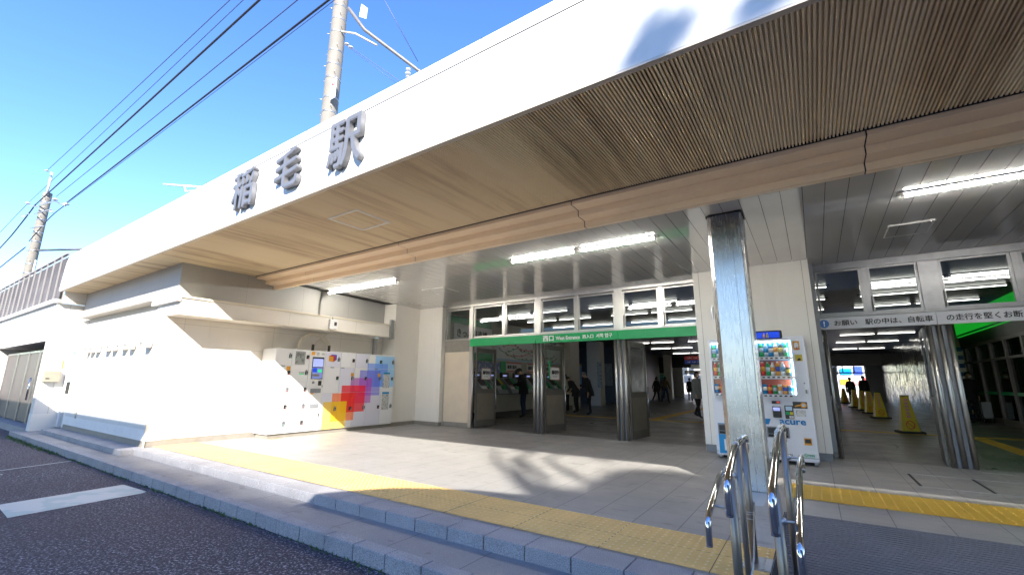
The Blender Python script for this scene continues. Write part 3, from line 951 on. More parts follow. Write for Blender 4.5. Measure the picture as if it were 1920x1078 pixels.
box('rules_sheet', 'notice', LX + .001, LX + .003, 8.36, 8.60, .47, .885, lk)
box('rules_header', 'skyblue', LX + .001, LX + .0032, 8.36, 8.60, .89, .94, lk)
for y, z in ((5.63, 1.50), (7.35, 1.385), (8.21, 1.385)):
    box('warning_sticker', 'orange', LX + .001, LX + .003, y - .045, y + .045, z - .04, z + .05, lk)
# the small cube emblem printed on one door
b = MB()
e = LX + .0015
b.mi = 0; b.face([(e, 6.63, 1.71), (e, 6.76, 1.69), (e, 6.76, 1.82), (e, 6.63, 1.83)])
b.mi = 1; b.face([(e, 6.76, 1.69), (e, 6.81, 1.72), (e, 6.81, 1.845), (e, 6.76, 1.82)])
b.mi = 2; b.face([(e, 6.81, 1.72), (e, 6.85, 1.75), (e, 6.85, 1.87), (e, 6.81, 1.845)])
b.mi = 1; b.face([(e, 6.63, 1.83), (e, 6.76, 1.82), (e, 6.81, 1.845), (e, 6.68, 1.855)])
b.mi = 2; b.face([(e, 6.68, 1.855), (e, 6.81, 1.845), (e, 6.85, 1.87), (e, 6.72, 1.875)])
b.build('emblem', ['orange', 'red', 'blue'], lk)
text('lettering', 'P-ON', 'ink', (5.90, 6.02, 1.40, 1.43), '+x', LX + .001, lk, .0, .002)
box('lettering_line', 'led_green', LX + .001, LX + .0025, 5.90, 6.02, 1.37, 1.39, lk)
b = MB()
for y in (5.5, 6.75, 7.05, 8.1):
    b.box(LX, LX + .003, y - .05, y + .05, 1.545, 1.565)
b.build('number_plate', 'metal_grey', lk)
# yellow dashes on the floor by the lockers
for y, lab in ((5.35, 'near corner'), (8.55, 'far corner')):
    b = MB()
    for i in range(5):
        yy = y + i * .055
        b.face([(-9.86, yy, .004), (-9.80, yy + .02, .004), (-9.80, yy + .045, .004), (-9.86, yy + .025, .004)])
    tag(b.build('floor_tape', 'cone_yellow'), 'short yellow striped tape on the floor at the lockers\' ' + lab, 'floor tape', 'yellow floor tapes by the lockers')

# ------------------------------------------------------------------ glazed entrances
EY = 9.9
def frame_post(name, x0, x1, y0, y1, z0, z1, parent, mat='alu'):
    return box(name, mat, x0, x1, y0, y1, z0, z1, parent, bevel=.006)
def transom(x0, x1, parent, z0=2.47, z1=3.34, y=EY, mat='alu'):
    t = .035
    b = MB()
    b.box(x0, x1, y - .03, y + .03, z0, z0 + t); b.box(x0, x1, y - .03, y + .03, z1 - t, z1)
    b.box(x0, x0 + t, y - .03, y + .03, z0 + t, z1 - t); b.box(x1 - t, x1, y - .03, y + .03, z0 + t, z1 - t)
    f = b.build('window', mat, parent)
    box('pane', 'glass', x0 + t, x1 - t, y - .003, y + .003, z0 + t, z1 - t, f)
    MB().tube([(x0 + .01, y - .045, z0 + .02), (x0 + .012, y - .05, z0 + .3)], .008, 6).build('stay', 'door_frame', f)
    return f
def triple_post(x, parent, z1=2.23, w=.15, y=EY, mat='alu'):
    for d in (-w + .04, 0, w - .04):
        MB().tube([(x + d, y - .06, 0), (x + d, y - .06, z1)], .036, 14).build('post', mat, parent)
    box('post_core', 'metal_grey', x - w + .05, x + w - .05, y - .03, y + .05, 0, z1, parent)
def leaf(hx, hy, ang, width, parent, sign, mat_panel='door_panel'):
    """one open folding leaf standing into the hall; built along its own axis"""
    d = bpy.data.objects.new('folding_door', None)
    COL.objects.link(d)
    d.parent = parent
    d.location = Vector((hx, hy, 0)) - wl(parent)
    d.rotation_euler = (0, 0, R(ang))
    b = MB()
    b.box(0, .05, -.018, .018, .02, 2.18); b.box(width - .06, width, -.018, .018, .02, 2.18)
    b.box(.05, width - .06, -.018, .018, 2.06, 2.18); b.box(.05, width - .06, -.018, .018, .92, 1.04); b.box(.05, width - .06, -.018, .018, .02, .20)
    b.build('frame', 'door_frame', d, True)
    box('panel', mat_panel, .05, width - .06, -.010, .010, .20, .92, d, True)
    box('pane', 'glass', .05, width - .06, -.004, .004, 1.04, 2.06, d, True)
    MB().tube([(width - .03, -.05, .45), (width - .03, -.05, 1.15)], .012, 8).build('pull_bar', 'chrome', d, True)
    MB().tube([(width - .012, -.02, .02), (width - .012, -.02, 2.18)], .012, 8).build('edge_strip', 'alu', d, True)
    if sign:
        s = box('notice', 'white_plain', .22, .60, -.030, -.020, 1.30, 1.62, d, True)
        b = MB()
        for r in ((.22, .60, 1.30, 1.312), (.22, .60, 1.608, 1.62), (.22, .232, 1.312, 1.608), (.588, .60, 1.312, 1.608)):
            b.box(r[0], r[1], -.033, -.0302, r[2], r[3])
        b.build('border', 'pink', s, True)
        text('lettering', '締切中', 'ink', (.26, .56, 1.44, 1.55), '-y', -.0305, s, .02, .002, True)
        text('lettering', '出入口は右', 'ink', (.32, .50, 1.37, 1.40), '-y', -.0305, s, .0, .002, True)
    return d

we = thing('west_entrance', 'glazed west entrance screen with open folding doors under a green sign', 'entrance', (-5.5, EY, 0))
frame_post('frame_post', -9.10, -9.02, EY - .05, EY + .05, 0, 3.40, we)
frame_post('frame_post', -8.08, -7.97, EY - .05, EY + .05, 0, 3.40, we)
frame_post('frame_post', -5.90, -5.72, EY - .05, EY + .05, 2.23, 3.40, we)
frame_post('frame_post', -3.73, -3.52, EY - .05, EY + .05, 2.23, 3.40, we)
frame_post('frame_post', -1.90, -1.83, EY - .05, EY + .05, 0, 3.42, we, 'pier')
frame_post('mullion', -6.93, -6.85, EY - .04, EY + .04, 2.44, 3.36, we)
frame_post('mullion', -4.75, -4.67, EY - .04, EY + .04, 2.44, 3.36, we)
frame_post('mullion', -2.70, -2.60, EY - .04, EY + .04, 2.44, 3.36, we)
frame_post('head_rail', -9.10, -1.85, EY - .055, EY + .055, 3.36, 3.45, we)
frame_post('sill_rail', -8.0, -1.85, EY - .052, EY + .05, 2.43, 2.465, we)
for a, c in ((-7.95, -6.93), (-6.85, -5.90), (-5.72, -4.75), (-4.67, -3.73), (-3.52, -2.70), (-2.60, -1.90)):
    transom(a, c, we)
transom(-9.01, -8.09, we, 2.42, 3.33)
box('infill_panel', 'beige', -9.02, -8.08, EY - .02, EY + .02, .12, 2.08, we)
box('infill_band', 'skirt', -9.02, -8.08, EY - .03, EY + .02, 2.085, 2.41, we)
box('infill_skirting', 'skirt', -9.02, -8.08, EY - .03, EY + .02, 0, .12, we)
MB().tube([(-7.94, EY - .05, 0), (-7.94, EY - .05, 2.23)], .028, 12).build('post', 'alu', we)
triple_post(-5.80, we)
triple_post(-3.62, we)
leaf(-7.88, EY + .02, 86, .86, we, True)
leaf(-5.66, EY + .02, 82, .86, we, True)
leaf(-3.46, EY + .02, 83, .86, we, False)
o = box('door_sticker', 'green', -5.63, -5.615, EY + .20, EY + .29, 1.32, 1.78, we)
gs = thing('entrance_sign', 'long green west entrance sign above the left doors', 'sign', (-5, EY - .08, 2.3))
for a, c in ((-8.03, -5.86), (-5.85, -3.645), (-3.635, -1.86)):
    box('board', 'green', a, c, EY - .10, EY - .058, 2.215, 2.425, gs, bevel=.003)
text('lettering', '西口', 'white_print', (-5.63, -5.32, 2.25, 2.395), '-y', EY - .1005, gs, .03, .004)
text('lettering', 'West Entrance', 'white_print', (-5.26, -4.60, 2.27, 2.365), '-y', EY - .1005, gs, .03, .004)
text('lettering', '西入口', 'white_print', (-4.53, -4.25, 2.275, 2.37), '-y', EY - .1005, gs, .02, .004)
text('lettering', '서쪽 입구', 'white_print', (-4.18, -3.78, 2.275, 2.375), '-y', EY - .1005, gs, .02, .004)
# threshold rails on the floor
b = MB()
for a, c in ((-6.2, -5.55), (-3.95, -3.4), (1.9, 2.35)):
    b.box(a, c, EY - .35, EY - .31, -.001, .004)
tag(b.build('threshold_strip', 'alu'), 'flat metal guide strips set in the floor in front of the doors', 'floor strip')

re_ = thing('right_entrance', 'darker glazed entrance with steel posts under the grey notice board', 'entrance', (2, EY, 0))
frame_post('frame_post', .14, .20, EY - .05, EY + .05, 0, 3.40, re_, 'steel_frame')
MB().tube([(.25, EY - .05, 0), (.25, EY - .05, 2.21)], .026, 12).build('post', 'alu', re_)
frame_post('frame_post', 1.66, 1.92, EY - .05, EY + .05, 2.21, 3.40, re_, 'steel_frame')
triple_post(1.78, re_, 2.21, .16, EY, 'alu')
for x in (.90, 2.76, 3.66):
    frame_post('mullion', x, x + .09, EY - .04, EY + .04, 2.42, 3.36, re_, 'steel_frame')
frame_post('head_rail', .14, 6.0, EY - .055, EY + .055, 3.30, 3.45, re_, 'steel_frame')
frame_post('sill_rail', .20, 6.0, EY - .052, EY + .05, 2.43, 2.48, re_, 'steel_frame')
for a, c in ((.22, .90), (.99, 1.66), (1.92, 2.76), (2.85, 3.66), (3.75, 4.6)):
    transom(a, c, re_, 2.48, 3.30, EY, 'steel_frame')
leaf(1.60, EY + .02, 84, .86, re_, False)
leaf(.27, EY + .02, 92, .80, re_, False)
triple_post(4.0, re_, 2.21, .16, EY, 'alu')
nb = thing('notice_board', 'long grey notice board asking people not to ride bicycles', 'sign', (2, EY - .08, 2.3))
for a, c in ((.16, 1.77), (1.776, 4.3)):
    box('board', 'banner', a, c, EY - .10, EY - .058, 2.215, 2.42, nb, bevel=.003)
MB().tube([(.262, EY - .10, 2.318), (.262, EY - .106, 2.318)], .074, 28).build('roundel', 'blue_print', nb)
text('lettering', '!', 'white_print', (.252, .272, 2.272, 2.365), '-y', EY - .106, nb, .02, .003)
text('lettering', 'お願い', 'ink', (.41, .74, 2.272, 2.368), '-y', EY - .1005, nb, .018, .003)
text('lettering', '駅の中は、自転車', 'ink', (.85, 1.73, 2.268, 2.37), '-y', EY - .1005, nb, .018, .003)
text('lettering', 'の走行を堅くお断りします', 'ink', (1.89, 3.16, 2.265, 2.37), '-y', EY - .1005, nb, .018, .003)

# ------------------------------------------------------------------ pier between the entrances
pr = thing('entrance_pier', 'broad ivory metal-clad pier behind the vending machines', 'wall pier', (-.85, 9.5, 0))
box('cladding', 'pier', -1.83, .13, 9.30, 10.1, .13, 3.47, pr, bevel=.006)
box('plinth', 'metal_grey', -1.82, .12, 9.31, 10.1, 0, .13, pr)
for x in (-1.72, .03):
    box('panel_joint', 'skirt', x - .003, x + .003, 9.2975, 9.31, .13, 3.45, pr)
box('latch', 'galv', -1.54, -1.50, 9.27, 9.30, 2.46, 2.72, pr, bevel=.004)
box('service_duct', 'metal_grey', .132, .20, 9.6, 9.84, 0.13, 3.45, pr)

# ------------------------------------------------------------------ vending machines
VY = 8.6
DR = [('green', 'pale_blue'), ('pale_blue', 'skyblue'), ('skyblue', 'white_plain'), ('white_plain', 'orange'), ('ink', 'cone_yellow'), ('red', 'orange'), ('orange', 'blue'), ('beige_box', 'red')]
def vending(x0, x1, label, logo):
    t = thing('vending_machine', label, 'vending machine', ((x0 + x1) / 2, VY + .3, 0), 0, 'drinks machines against the pier')
    body = box('cabinet', 'vend_white', x0, x1, VY, 9.26, .06, 2.02, t, bevel=.012)
    b = MB()
    for x in (x0 + .05, x1 - .05):
        for y in (VY + .06, 9.2):
            b.tube([(x, y, .0), (x, y, .07)], .022, 10)
    b.build('foot', 'galv', t)
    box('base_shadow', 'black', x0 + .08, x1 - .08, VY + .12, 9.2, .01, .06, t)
    box('kick_line', 'metal_grey', x0 + .004, x1 - .004, VY - .003, VY + .002, .118, .124, t)
    wx0, wx1 = x0 + .05, x1 - .185
    win = box('display_case', 'skyblue', wx0, wx1, VY - .0015, VY + .004, 1.04, 1.945, t)
    b = MB()
    for r in ((wx0 - .01, wx1 + .01, 1.945, 1.955), (wx0 - .01, wx1 + .01, 1.03, 1.04), (wx0 - .01, wx0, 1.04, 1.945), (wx1, wx1 + .01, 1.04, 1.945)):
        b.box(r[0], r[1], VY - .075, VY, r[2], r[3])
    b.build('case_rim', 'vend_white', win)
    rows = ((1.69, 1.93, 'skyblue', .235), (1.38, 1.62, 'red_field', .23), (1.085, 1.32, 'red_field', .155))
    for ri, (z0, z1, back, hh) in enumerate(rows):
        if back == 'red_field':
            box('row_backing', 'pink_red', wx0 + .005, wx1 - .06, VY - .004, VY - .0016, z0, z1, win)
        box('shelf', 'vend_white', wx0, wx1, VY - .07, VY - .0017, z0 - .055, z0 - .004, win)
        nb_ = 6
        for i in range(nb_):
            cx = wx0 + .045 + i * (wx1 - wx0 - .13) / (nb_ - 1)
            h = hh - .008 * ((i * 7 + ri * 3) % 3)
            if ri == 1 and i == nb_ - 1: h = .13
            r = .034
            m1, m2 = DR[(i * 3 + ri * 5 + (0 if ri else 1)) % 8] if ri else DR[i % 5]
            b = MB()
            b.mi = 0
            if h > .17:
                b.tube([(cx, VY - .036, z0), (cx, VY - .036, z0 + h * .30)], r, 10)
                b.mi = 1
                b.tube([(cx, VY - .036, z0 + h * .30), (cx, VY - .036, z0 + h * .62)], r * 1.01, 10)
                b.mi = 0
                b.tube([(cx, VY - .036, z0 + h * .62), (cx, VY - .036, z0 + h * .74), (cx, VY - .036, z0 + h * .90)], [r, r * .95, r * .42], 10)
                b.mi = 2
                b.tube([(cx, VY - .036, z0 + h * .90), (cx, VY - .036, z0 + h)], r * .45, 8)
            else:
                b.tube([(cx, VY - .036, z0), (cx, VY - .036, z0 + h * .2), (cx, VY - .036, z0 + h * .35)], [r * .9, r, r], 10)
                b.mi = 1
                b.tube([(cx, VY - .036, z0 + h * .35), (cx, VY - .036, z0 + h * .75)], r * 1.01, 10)
                b.mi = 0
                b.tube([(cx, VY - .036, z0 + h * .75), (cx, VY - .036, z0 + h * .93), (cx, VY - .036, z0 + h)], [r, r, r * .85], 10)
            b.build('drink_sample', [m1, m2, 'white_print'], win)
            bb = MB(); bb.box(cx - .019, cx + .019, VY - .074, VY - .07, z0 - .040, z0 - .018)
            bt = bb.build('button', 'dark_plastic', win)
    MB().tube([(wx0 + .02, VY - .06, 1.935), (wx1 - .02, VY - .06, 1.935)], .008, 8).build('case_tube', 'case_tube', win)
    MB().tube([(wx1 - .02, VY - .06, 1.06), (wx1 - .02, VY - .06, 1.92)], .008, 8).build('case_tube', 'case_tube', win)
    box('window_pane', 'glass_clear', wx0, wx1, VY - .080, VY - .076, 1.04, 1.945, win)
    bd = not logo or box('header_board', 'dark_plastic', x0 + .02, x1 - .30, VY - .02, VY + .05, 1.985, 2.125, t, bevel=.02)
    if logo: box('header_screen', 'screen_blue', x0 + .05, x1 - .335, VY - .0225, VY - .0205, 2.0, 2.10, bd)
    for i, m in enumerate(('orange', 'cone_yellow') if logo else ()):
        cx = x1 - .56 + i * .05
        MB().tube([(cx, VY - .026, 2.005), (cx, VY - .026, 2.05), (cx, VY - .026, 2.07), (cx, VY - .026, 2.085)], [.017, .017, .008, .008], 8).build('bottle_picture', m, bd)
    f = VY - .002
    po = box('poster', 'orange', x1 - .165, x1 - .075, f - .002, f, 1.79, 1.935, t)
    b = MB(); b.face([(x1 - .145, f - .003, 1.82), (x1 - .095, f - .003, 1.82), (x1 - .088, f - .003, 1.87), (x1 - .105, f - .003, 1.915), (x1 - .14, f - .003, 1.905), (x1 - .15, f - .003, 1.86)])
    b.build('poster_print', 'white_print', po)
    text('lettering', '5', 'red', (x1 - .13, x1 - .10, 1.795, 1.835), '-y', f - .003, po, .02, .002)
    ye = box('sticker', 'cone_yellow', x1 - .155, x1 - .055, f - .002, f, 1.61, 1.715, t)
    b = MB(); b.face([(x1 - .13, f - .003, 1.615), (x1 - .07, f - .003, 1.625), (x1 - .09, f - .003, 1.66), (x1 - .12, f - .003, 1.65)])
    b.build('sticker_print', 'ink', ye)
    MB().tube([(x1 - .07, f, 1.26), (x1 - .07, f - .01, 1.26)], .012, 10).build('lock', 'metal_grey', t)
    hd = box('door_handle', 'white_plain', x1 - .085, x1 - .03, f - .012, f, 1.07, 1.19, t, bevel=.008)
    box('handle_core', 'metal_grey', x1 - .07, x1 - .045, f - .018, f - .0122, 1.10, 1.16, hd)
    pd = box('price_display', 'dark_plastic', x0 + .165, x0 + .285, f - .012, f, .93, .975, t)
    box('price_light', 'led_red', x0 + .235, x0 + .28, f - .0135, f - .0122, .945, .965, pd)
    rd = box('card_reader', 'dark_plastic', x0 + .165, x0 + .285, f - .03, f, .715, .89, t, bevel=.008)
    box('reader_screen', 'screen_pale', x0 + .178, x0 + .272, f - .032, f - .0302, .82, .875, rd)
    cs = box('coin_panel', 'dark_plastic', x0 + .335, x0 + .455, f - .012, f, .70, .91, t, bevel=.004)
    box('coin_screen', 'pale_blue', x0 + .35, x0 + .44, f - .0135, f - .0122, .83, .895, cs)
    box('coin_label', 'green', x0 + .345, x0 + .40, f - .0135, f - .0122, .765, .81, cs)
    box('coin_label', 'cone_yellow', x0 + .405, x0 + .45, f - .0135, f - .0122, .765, .81, cs)
    box('coin_label', 'notice', x0 + .39, x0 + .45, f - .0135, f - .0122, .71, .75, cs)
    ic = box('tap_sticker', 'dark_plastic', x0 + .455, x0 + .65, f - .002, f, .865, .97, t, bevel=.0008)
    b = MB(); b.tube([(x0 + .60, f - .0025, .918), (x0 + .60, f - .0035, .918)], .042, 18); b.build('tap_ring', 'orange', ic)
    b = MB(); b.tube([(x0 + .60, f - .0036, .918), (x0 + .60, f - .0042, .918)], .022, 18); b.build('tap_mark', 'pale_blue', ic)
    b = MB(); b.face([(x0 + .48, f - .003, .89), (x0 + .55, f - .003, .905), (x0 + .565, f - .003, .925), (x0 + .53, f - .003, .925), (x0 + .48, f - .003, .905)]); b.build('hand_print', 'orange', ic)
    box('notice', 'notice', x0 + .49, x0 + .62, f - .002, f, .745, .845, t)
    if logo:
        text('logo', 'acure', 'logo_blue', (x0 + .245, x0 + .605, .612, .685), '-y', f, t, .025, .002)
        b = MB(); b.face([(x0 + .0, f - .001, .60), (x0 + .09, f - .001, .60), (x0 + .125, f - .001, .69), (x0 + .0, f - .001, .69)]); b.build('logo_mark', 'logo_blue', t)
        b = MB()
        text('logo', 'Cross', 'green', (x1 - .19, x1 - .055, .148, .19), '-y', f, t, .025, .002)
        box('logo_line', 'green', x1 - .20, x1 - .055, f - .001, f, .128, .132, t)
    else:
        bl = box('blue_field', 'skyblue', x0 + .05, x0 + .55, f - .002, f, .09, .58, t)
        box('coin_field', 'vend_white', x0 + .13, x0 + .5, f - .004, f - .0022, .14, .32, bl)
    tr = box('dispensing_flap', 'metal_grey', x0 + .05, x0 + .365, f - .012, f, .40, .57, t, bevel=.004)
    box('flap_slot', 'black', x0 + .07, x0 + .345, f - .014, f - .0122, .41, .45, tr)
    box('flap_window', 'dark_plastic', x0 + .07, x0 + .345, f - .0145, f - .0122, .46, .55, tr)
    cr = box('coin_return', 'orange', x1 - .17, x1 - .07, f - .008, f, .315, .42, t, bevel=.012)
    box('return_mouth', 'dark_plastic', x1 - .158, x1 - .082, f - .0105, f - .0082, .345, .405, cr)
    b = MB()
    for i in range(16):
        b.box(x0 + .06 + i * .02, x0 + .07 + i * .02, f - .001, f + .001, .135, .165)
    b.build('vent_slot', 'ink', t)
M['glass_clear'] = glass('clear case glass', (0.97, 0.97, 0.97), 1.35, .6)
M['case_tube'] = emit('display case tube', (0.95, 0.97, 1.0), 4.0)
M['pink_red'] = mottled('coral display card', (0.62, 0.16, 0.10), 0.06, 3, 0.5)
M['logo_blue'] = mottled('logo blue', (0.0, 0.20, 0.50), 0.03, 3, 0.4)
vending(-1.52, -.805, 'white drinks vending machine left of the stainless pillar, with a blue lower panel', False)
vending(-.785, -.065, 'white drinks vending machine right of the stainless pillar, with a blue logo', True)

# ------------------------------------------------------------------ handrails
def handrail(name, label, x, xl, y0, y1, z1, dz, posts, side):
    t = thing('handrail', label, 'handrail', (x, (y0 + y1) / 2, 0), 0, 'polished steel handrails at the ramp')
    z0 = z1 - dz
    ym = y1 - .48
    b = MB()
    b.tube(b.bez([(x, y1, z1 - .11), (x, y1 + .05, z1 - .05), (x, y1 + .02, z1 - .005), (x, y1 - .06, z1)], 5) + [Vector((x, ym, z1 - .005)), Vector((x, y0 + .03, z0 + .02))] + b.bez([(x, y0 + .02, z0 + .012), (x, y0 - .02, z0 - .02), (x, y0 - .03, z0 - .08), (x, y0 - .028, z0 - .19)], 5), .0215, 14)
    top = b.build('top_rail', 'chrome', t)
    b = MB()
    d = .21
    b.tube(b.bez([(xl, y1 - .05, z1 - d - .10), (xl, y1 - .0, z1 - d - .05), (xl, y1 - .03, z1 - d - .005), (xl, y1 - .10, z1 - d)], 5) + [Vector((xl, ym - .02, z1 - d - .01)), Vector((xl, y0 + .0, z0 - d + .02))] + b.bez([(xl, y0 - .01, z0 - d + .012), (xl, y0 - .05, z0 - d - .02), (xl, y0 - .06, z0 - d - .07), (xl, y0 - .058, z0 - d - .15)], 5), .0185, 14)
    b.build('lower_rail', 'chrome', t)
    for i, (py, r, base) in enumerate(posts):
        f = (py - y0) / max(.001, (ym - y0))
        zt = z0 + min(1, max(0, f)) * dz
        p = MB().tube([(x, py, base), (x, py, zt - .03)], r, 14).build('post', 'dull_steel', t)
        MB().tube([(x, py, base), (x, py, base + .008)], r * 1.9, 16).build('base_flange', 'galv', p)
        b = MB()
        b.tube([(x, py, zt - d - .0), (xl, py - .01, zt - d + .004)], .008, 8)
        b.ball((x + (xl - x) * .25, py, zt - d), .020)
        b.build('bracket', 'galv', p)
    for yy, zz in ((ym + .22, z1 - .0025), (ym, z1 - .005)):
        MB().tube([(x, yy - .012, zz), (x, yy + .012, zz)], .0228, 14).build('joint_ring', 'galv', top)
    return t
handrail('l', 'double handrail beside the yellow paving, left of the two', -.49, -.605, 3.02, 3.93, .85, .16, ((3.12, .026, -.105), (3.50, .018, 0), (3.84, .024, 0)), -1)
handrail('r', 'double handrail beside the ridged ramp, right of the two', -.245, -.145, 2.78, 4.12, .93, .235, ((2.95, .026, -.22), (4.0, .024, -.125)), 1)
tag(box('post_base_plate', 'galv', -.56, -.385, 3.72, 3.98, .004, .012), 'square steel plate on the yellow paving under a handrail post', 'base plate')
b = MB()
for z in (.30, .33, .345): b.tube([(-.49 + .03 * math.cos(a * .5236), 3.84 + .03 * math.sin(a * .5236), z) for a in range(13)], .0035, 6, False)
b.tube([(-.455, 3.80, .42), (-.462, 3.60, .12), (-.475, 3.36, .0)], .006, 6)
tag(b.build('cable_tie', 'galv'), 'thin steel stay clamped to the rear post of the left handrail', 'stay wire')
# ------------------------------------------------------------------ annex on the left with louvre fence
ax = thing('annex_building', 'low white annex with a recessed brown door at the far left', 'building', (-22, 3, ROAD))
LXA = -17.05
def wallbox(n, m, *r): return box(n, m, *r, ax)
wallbox('wall', 'wall_white', -60, -24.2, 2.95, 4.2, ROAD - .05, 3.26)
wallbox('wall', 'wall_white', -24.2, -17.35, 2.95, 4.2, 2.24, 3.26)
wallbox('wall', 'wall_white', -17.35, LXA, 2.95, 4.2, .32, 3.26)
wallbox('base_course', 'cream_wall', -17.35, LXA + .006, 2.944, 4.2, ROAD - .05, .32)
wallbox('recess_back', 'metal_grey', -24.2, -17.35, 3.9, 4.2, ROAD, 2.24)
wallbox('jamb', 'panel_grey', -17.40, -17.352, 2.96, 3.9, 0.0, 2.235)
wallbox('door_step', 'kerb', -24.2, -17.352, 2.93, 3.9, ROAD - .05, -.06)
wallbox('cornice', 'white_plain', -60, LXA + .05, 2.86, 3.05, 3.262, 3.36)
wallbox('return_upper', 'cream_wall', CX0 - .12, CX0 + .01, 3.05, 3.72, 3.30, 3.62)
wallbox('return_ledge', 'ledge', CX0 - .1, CX0 + .05, 2.94, 3.6, 3.265, 3.30)
wallbox('return_trim', 'skirt', LXA + .001, LXA + .004, 3.23, 3.236, .3, 3.25)
por = wallbox('porch_side', 'panel_grey', -17.92, -17.88, 3.22, 3.9, -.055, 2.06)
for i, (a, c) in enumerate(((-24.0, -22.3), (-22.25, -20.7), (-20.65, -19.3), (-19.25, -17.92))):
    d = wallbox('door_leaf', 'shutter', a + .05, c - .05, 3.24, 3.27, -.03, 2.0)
    b = MB()
    b.box(a, a + .05, 3.22, 3.28, -.055, 2.06); b.box(c - .05, c, 3.22, 3.28, -.055, 2.06); b.box(a + .05, c - .05, 3.22, 3.28, 2.0, 2.06)
    b.build('leaf_frame', 'alu', d)
    if i == 2:
        MB().tube([(c - .16, 3.17, .6), (c - .16, 3.17, 1.25)], .022, 8).build('pull_bar', 'chrome', d)
tag(box('letter_box', 'beige_box', LXA, LXA + .16, 2.98, 3.30, 1.14, 1.44, None, bevel=.01), 'beige letter box on the annex side wall', 'letter box')
lb = bpy.data.objects['letter_box']
box('flap_line', 'skirt', LXA + .159, LXA + .1625, 2.985, 3.295, 1.355, 1.363, lb)
box('lock', 'dark_plastic', LXA + .159, LXA + .168, 3.02, 3.09, 1.22, 1.245, lb)
tag(box('wall_tag', 'orange', LXA, LXA + .006, 3.31, 3.34, 1.48, 1.72), 'small orange tag on the wall above the letter box', 'tag')
gd = thing('side_door', 'narrow white framed glass door with ribbed window above beside the annex', 'door', (-16.4, 3.4, 0))
box('frame', 'white_plain', -16.62, -16.54, 3.36, 3.46, .0, 2.72, gd); box('frame', 'white_plain', -16.13, -16.055, 3.36, 3.46, .0, 2.72, gd)
box('frame', 'white_plain', -16.54, -16.13, 3.36, 3.46, 1.93, 2.02, gd); box('frame', 'white_plain', -16.54, -16.13, 3.37, 3.46, .88, .98, gd)
box('pane', 'pale_blue', -16.54, -16.13, 3.40, 3.42, .98, 1.93, gd); box('panel', 'panel_grey', -16.54, -16.13, 3.40, 3.42, .0, .88, gd)
b = MB()
for i in range(9): b.box(-16.53 + i * .045, -16.51 + i * .045, 3.385, 3.42, 2.02, 2.72)
b.build('ribbed_window', 'white_plain', gd)
box('filler', 'wall_white', LXA, -16.62, 3.42, 3.6, -.02, 2.72, gd)
box('handle', 'dark_plastic', -16.18, -16.14, 3.30, 3.37, .85, 1.15, gd)
fe = thing('louvre_fence', 'weathered grey louvre fence along the annex roof', 'fence', (-22, 3.05, 3.36))
b = MB()
for i in range(21):
    z = 3.40 + i * .064
    b.prism([(3.02, z), (3.05, z + .056), (3.055, z + .052), (3.025, z - .004)], -60, -17.5, 0)
b.build('slats', 'louvre', fe)
box('backing', 'skirt', -60, -17.5, 3.10, 3.12, 3.37, 4.70, fe)
x = -17.95
while x > -45:
    box('post', 'louvre_post', x - .014, x + .014, 2.985, 3.02, 3.362, 4.72, fe)
    x -= .82
box('top_rail', 'louvre', -60, -17.5, 3.0, 3.07, 4.745, 4.78, fe)

# ------------------------------------------------------------------ poles and wires
def upole(name, label, base, top, r0, r1, steps):
    t = thing(name, label, 'pole', base, 0, 'concrete poles behind the canopy')
    H = top - base[2]
    n = 14
    b = MB(); b.tube([(0, 0, H * i / n) for i in range(n + 1)], [r0 + (r1 - r0) * i / n for i in range(n + 1)], 20)
    b.build('shaft', 'pole', t, True)
    z = .3
    i = 0
    while z < H:
        r = r0 + (r1 - r0) * z / H
        bd = MB().tube([(0, 0, z), (0, 0, z + .05)], r + .006, 20).build('band', 'galv', t, True)
        b = MB()
        a = 3.6 + (i % 2) * .3
        b.tube([(r * math.cos(a), r * math.sin(a), z + .025), ((r + .12) * math.cos(a), (r + .12) * math.sin(a), z + .03)], .012, 6)
        b.tube([(r * math.cos(a + 2.2), r * math.sin(a + 2.2), z + .17), ((r + .09) * math.cos(a + 2.2), (r + .09) * math.sin(a + 2.2), z + .175)], .010, 6)
        b.build('bolt', 'galv', bd, True)
        z += steps * (0.8 if i % 3 else 1.15)
        i += 1
    return t
P1 = Vector((-11.8, 7.12, 4.5))
p1 = upole('railway_pole', 'tall concrete pole with steel bands rising behind the big metal characters', P1, 14.5, .255, .225, .62)
b = MB(); b.tube([(-11.06, 6.95, 12.86), (-10.62, 7.3, 12.1), (-9.35, 8.49, 10.86), (-8.6, 9.2, 10.1)], .055, 8)
bm_ = b.build('bracket_beam', 'rust_steel', p1)
b = MB(); b.tube([(-11.55, 7.1, 12.35), (-10.95, 7.2, 12.05), (-10.35, 7.6, 11.62)], .032, 8); b.build('strut', 'cream_trim', p1)
b = MB(); b.face([(-10.75, 7.15, 12.55), (-10.45, 7.2, 12.35), (-10.42, 7.2, 12.72), (-10.70, 7.15, 13.0)]); b.build('marker_plate', 'white_plain', p1)
sg = box('number_plate', 'white_plain', -11.55, -11.30, 6.93, 6.95, 9.75, 10.45, p1)
text('lettering', 'H', 'red', (-11.50, -11.36, 10.15, 10.35), '-y', 6.929, sg, .02, .003)
def insul(name, pts, parent):
    b = MB()
    for (p, s) in pts:
        b.tube([Vector(p) + Vector((0, 0, -.02 * s)), Vector(p), Vector(p) + Vector((0, 0, .03 * s))], [.07 * s, .075 * s, .03 * s], 12)
    return b.build(name, 'porcelain', parent)
insul('insulator', [((-11.35, 7.2, 11.85), 1), ((-11.2, 7.25, 11.7), 1), ((-9.62, 8.3, 10.9), 1.1), ((-9.62, 8.3, 10.75), 1.2), ((-9.62, 8.3, 10.62), .9)], p1)
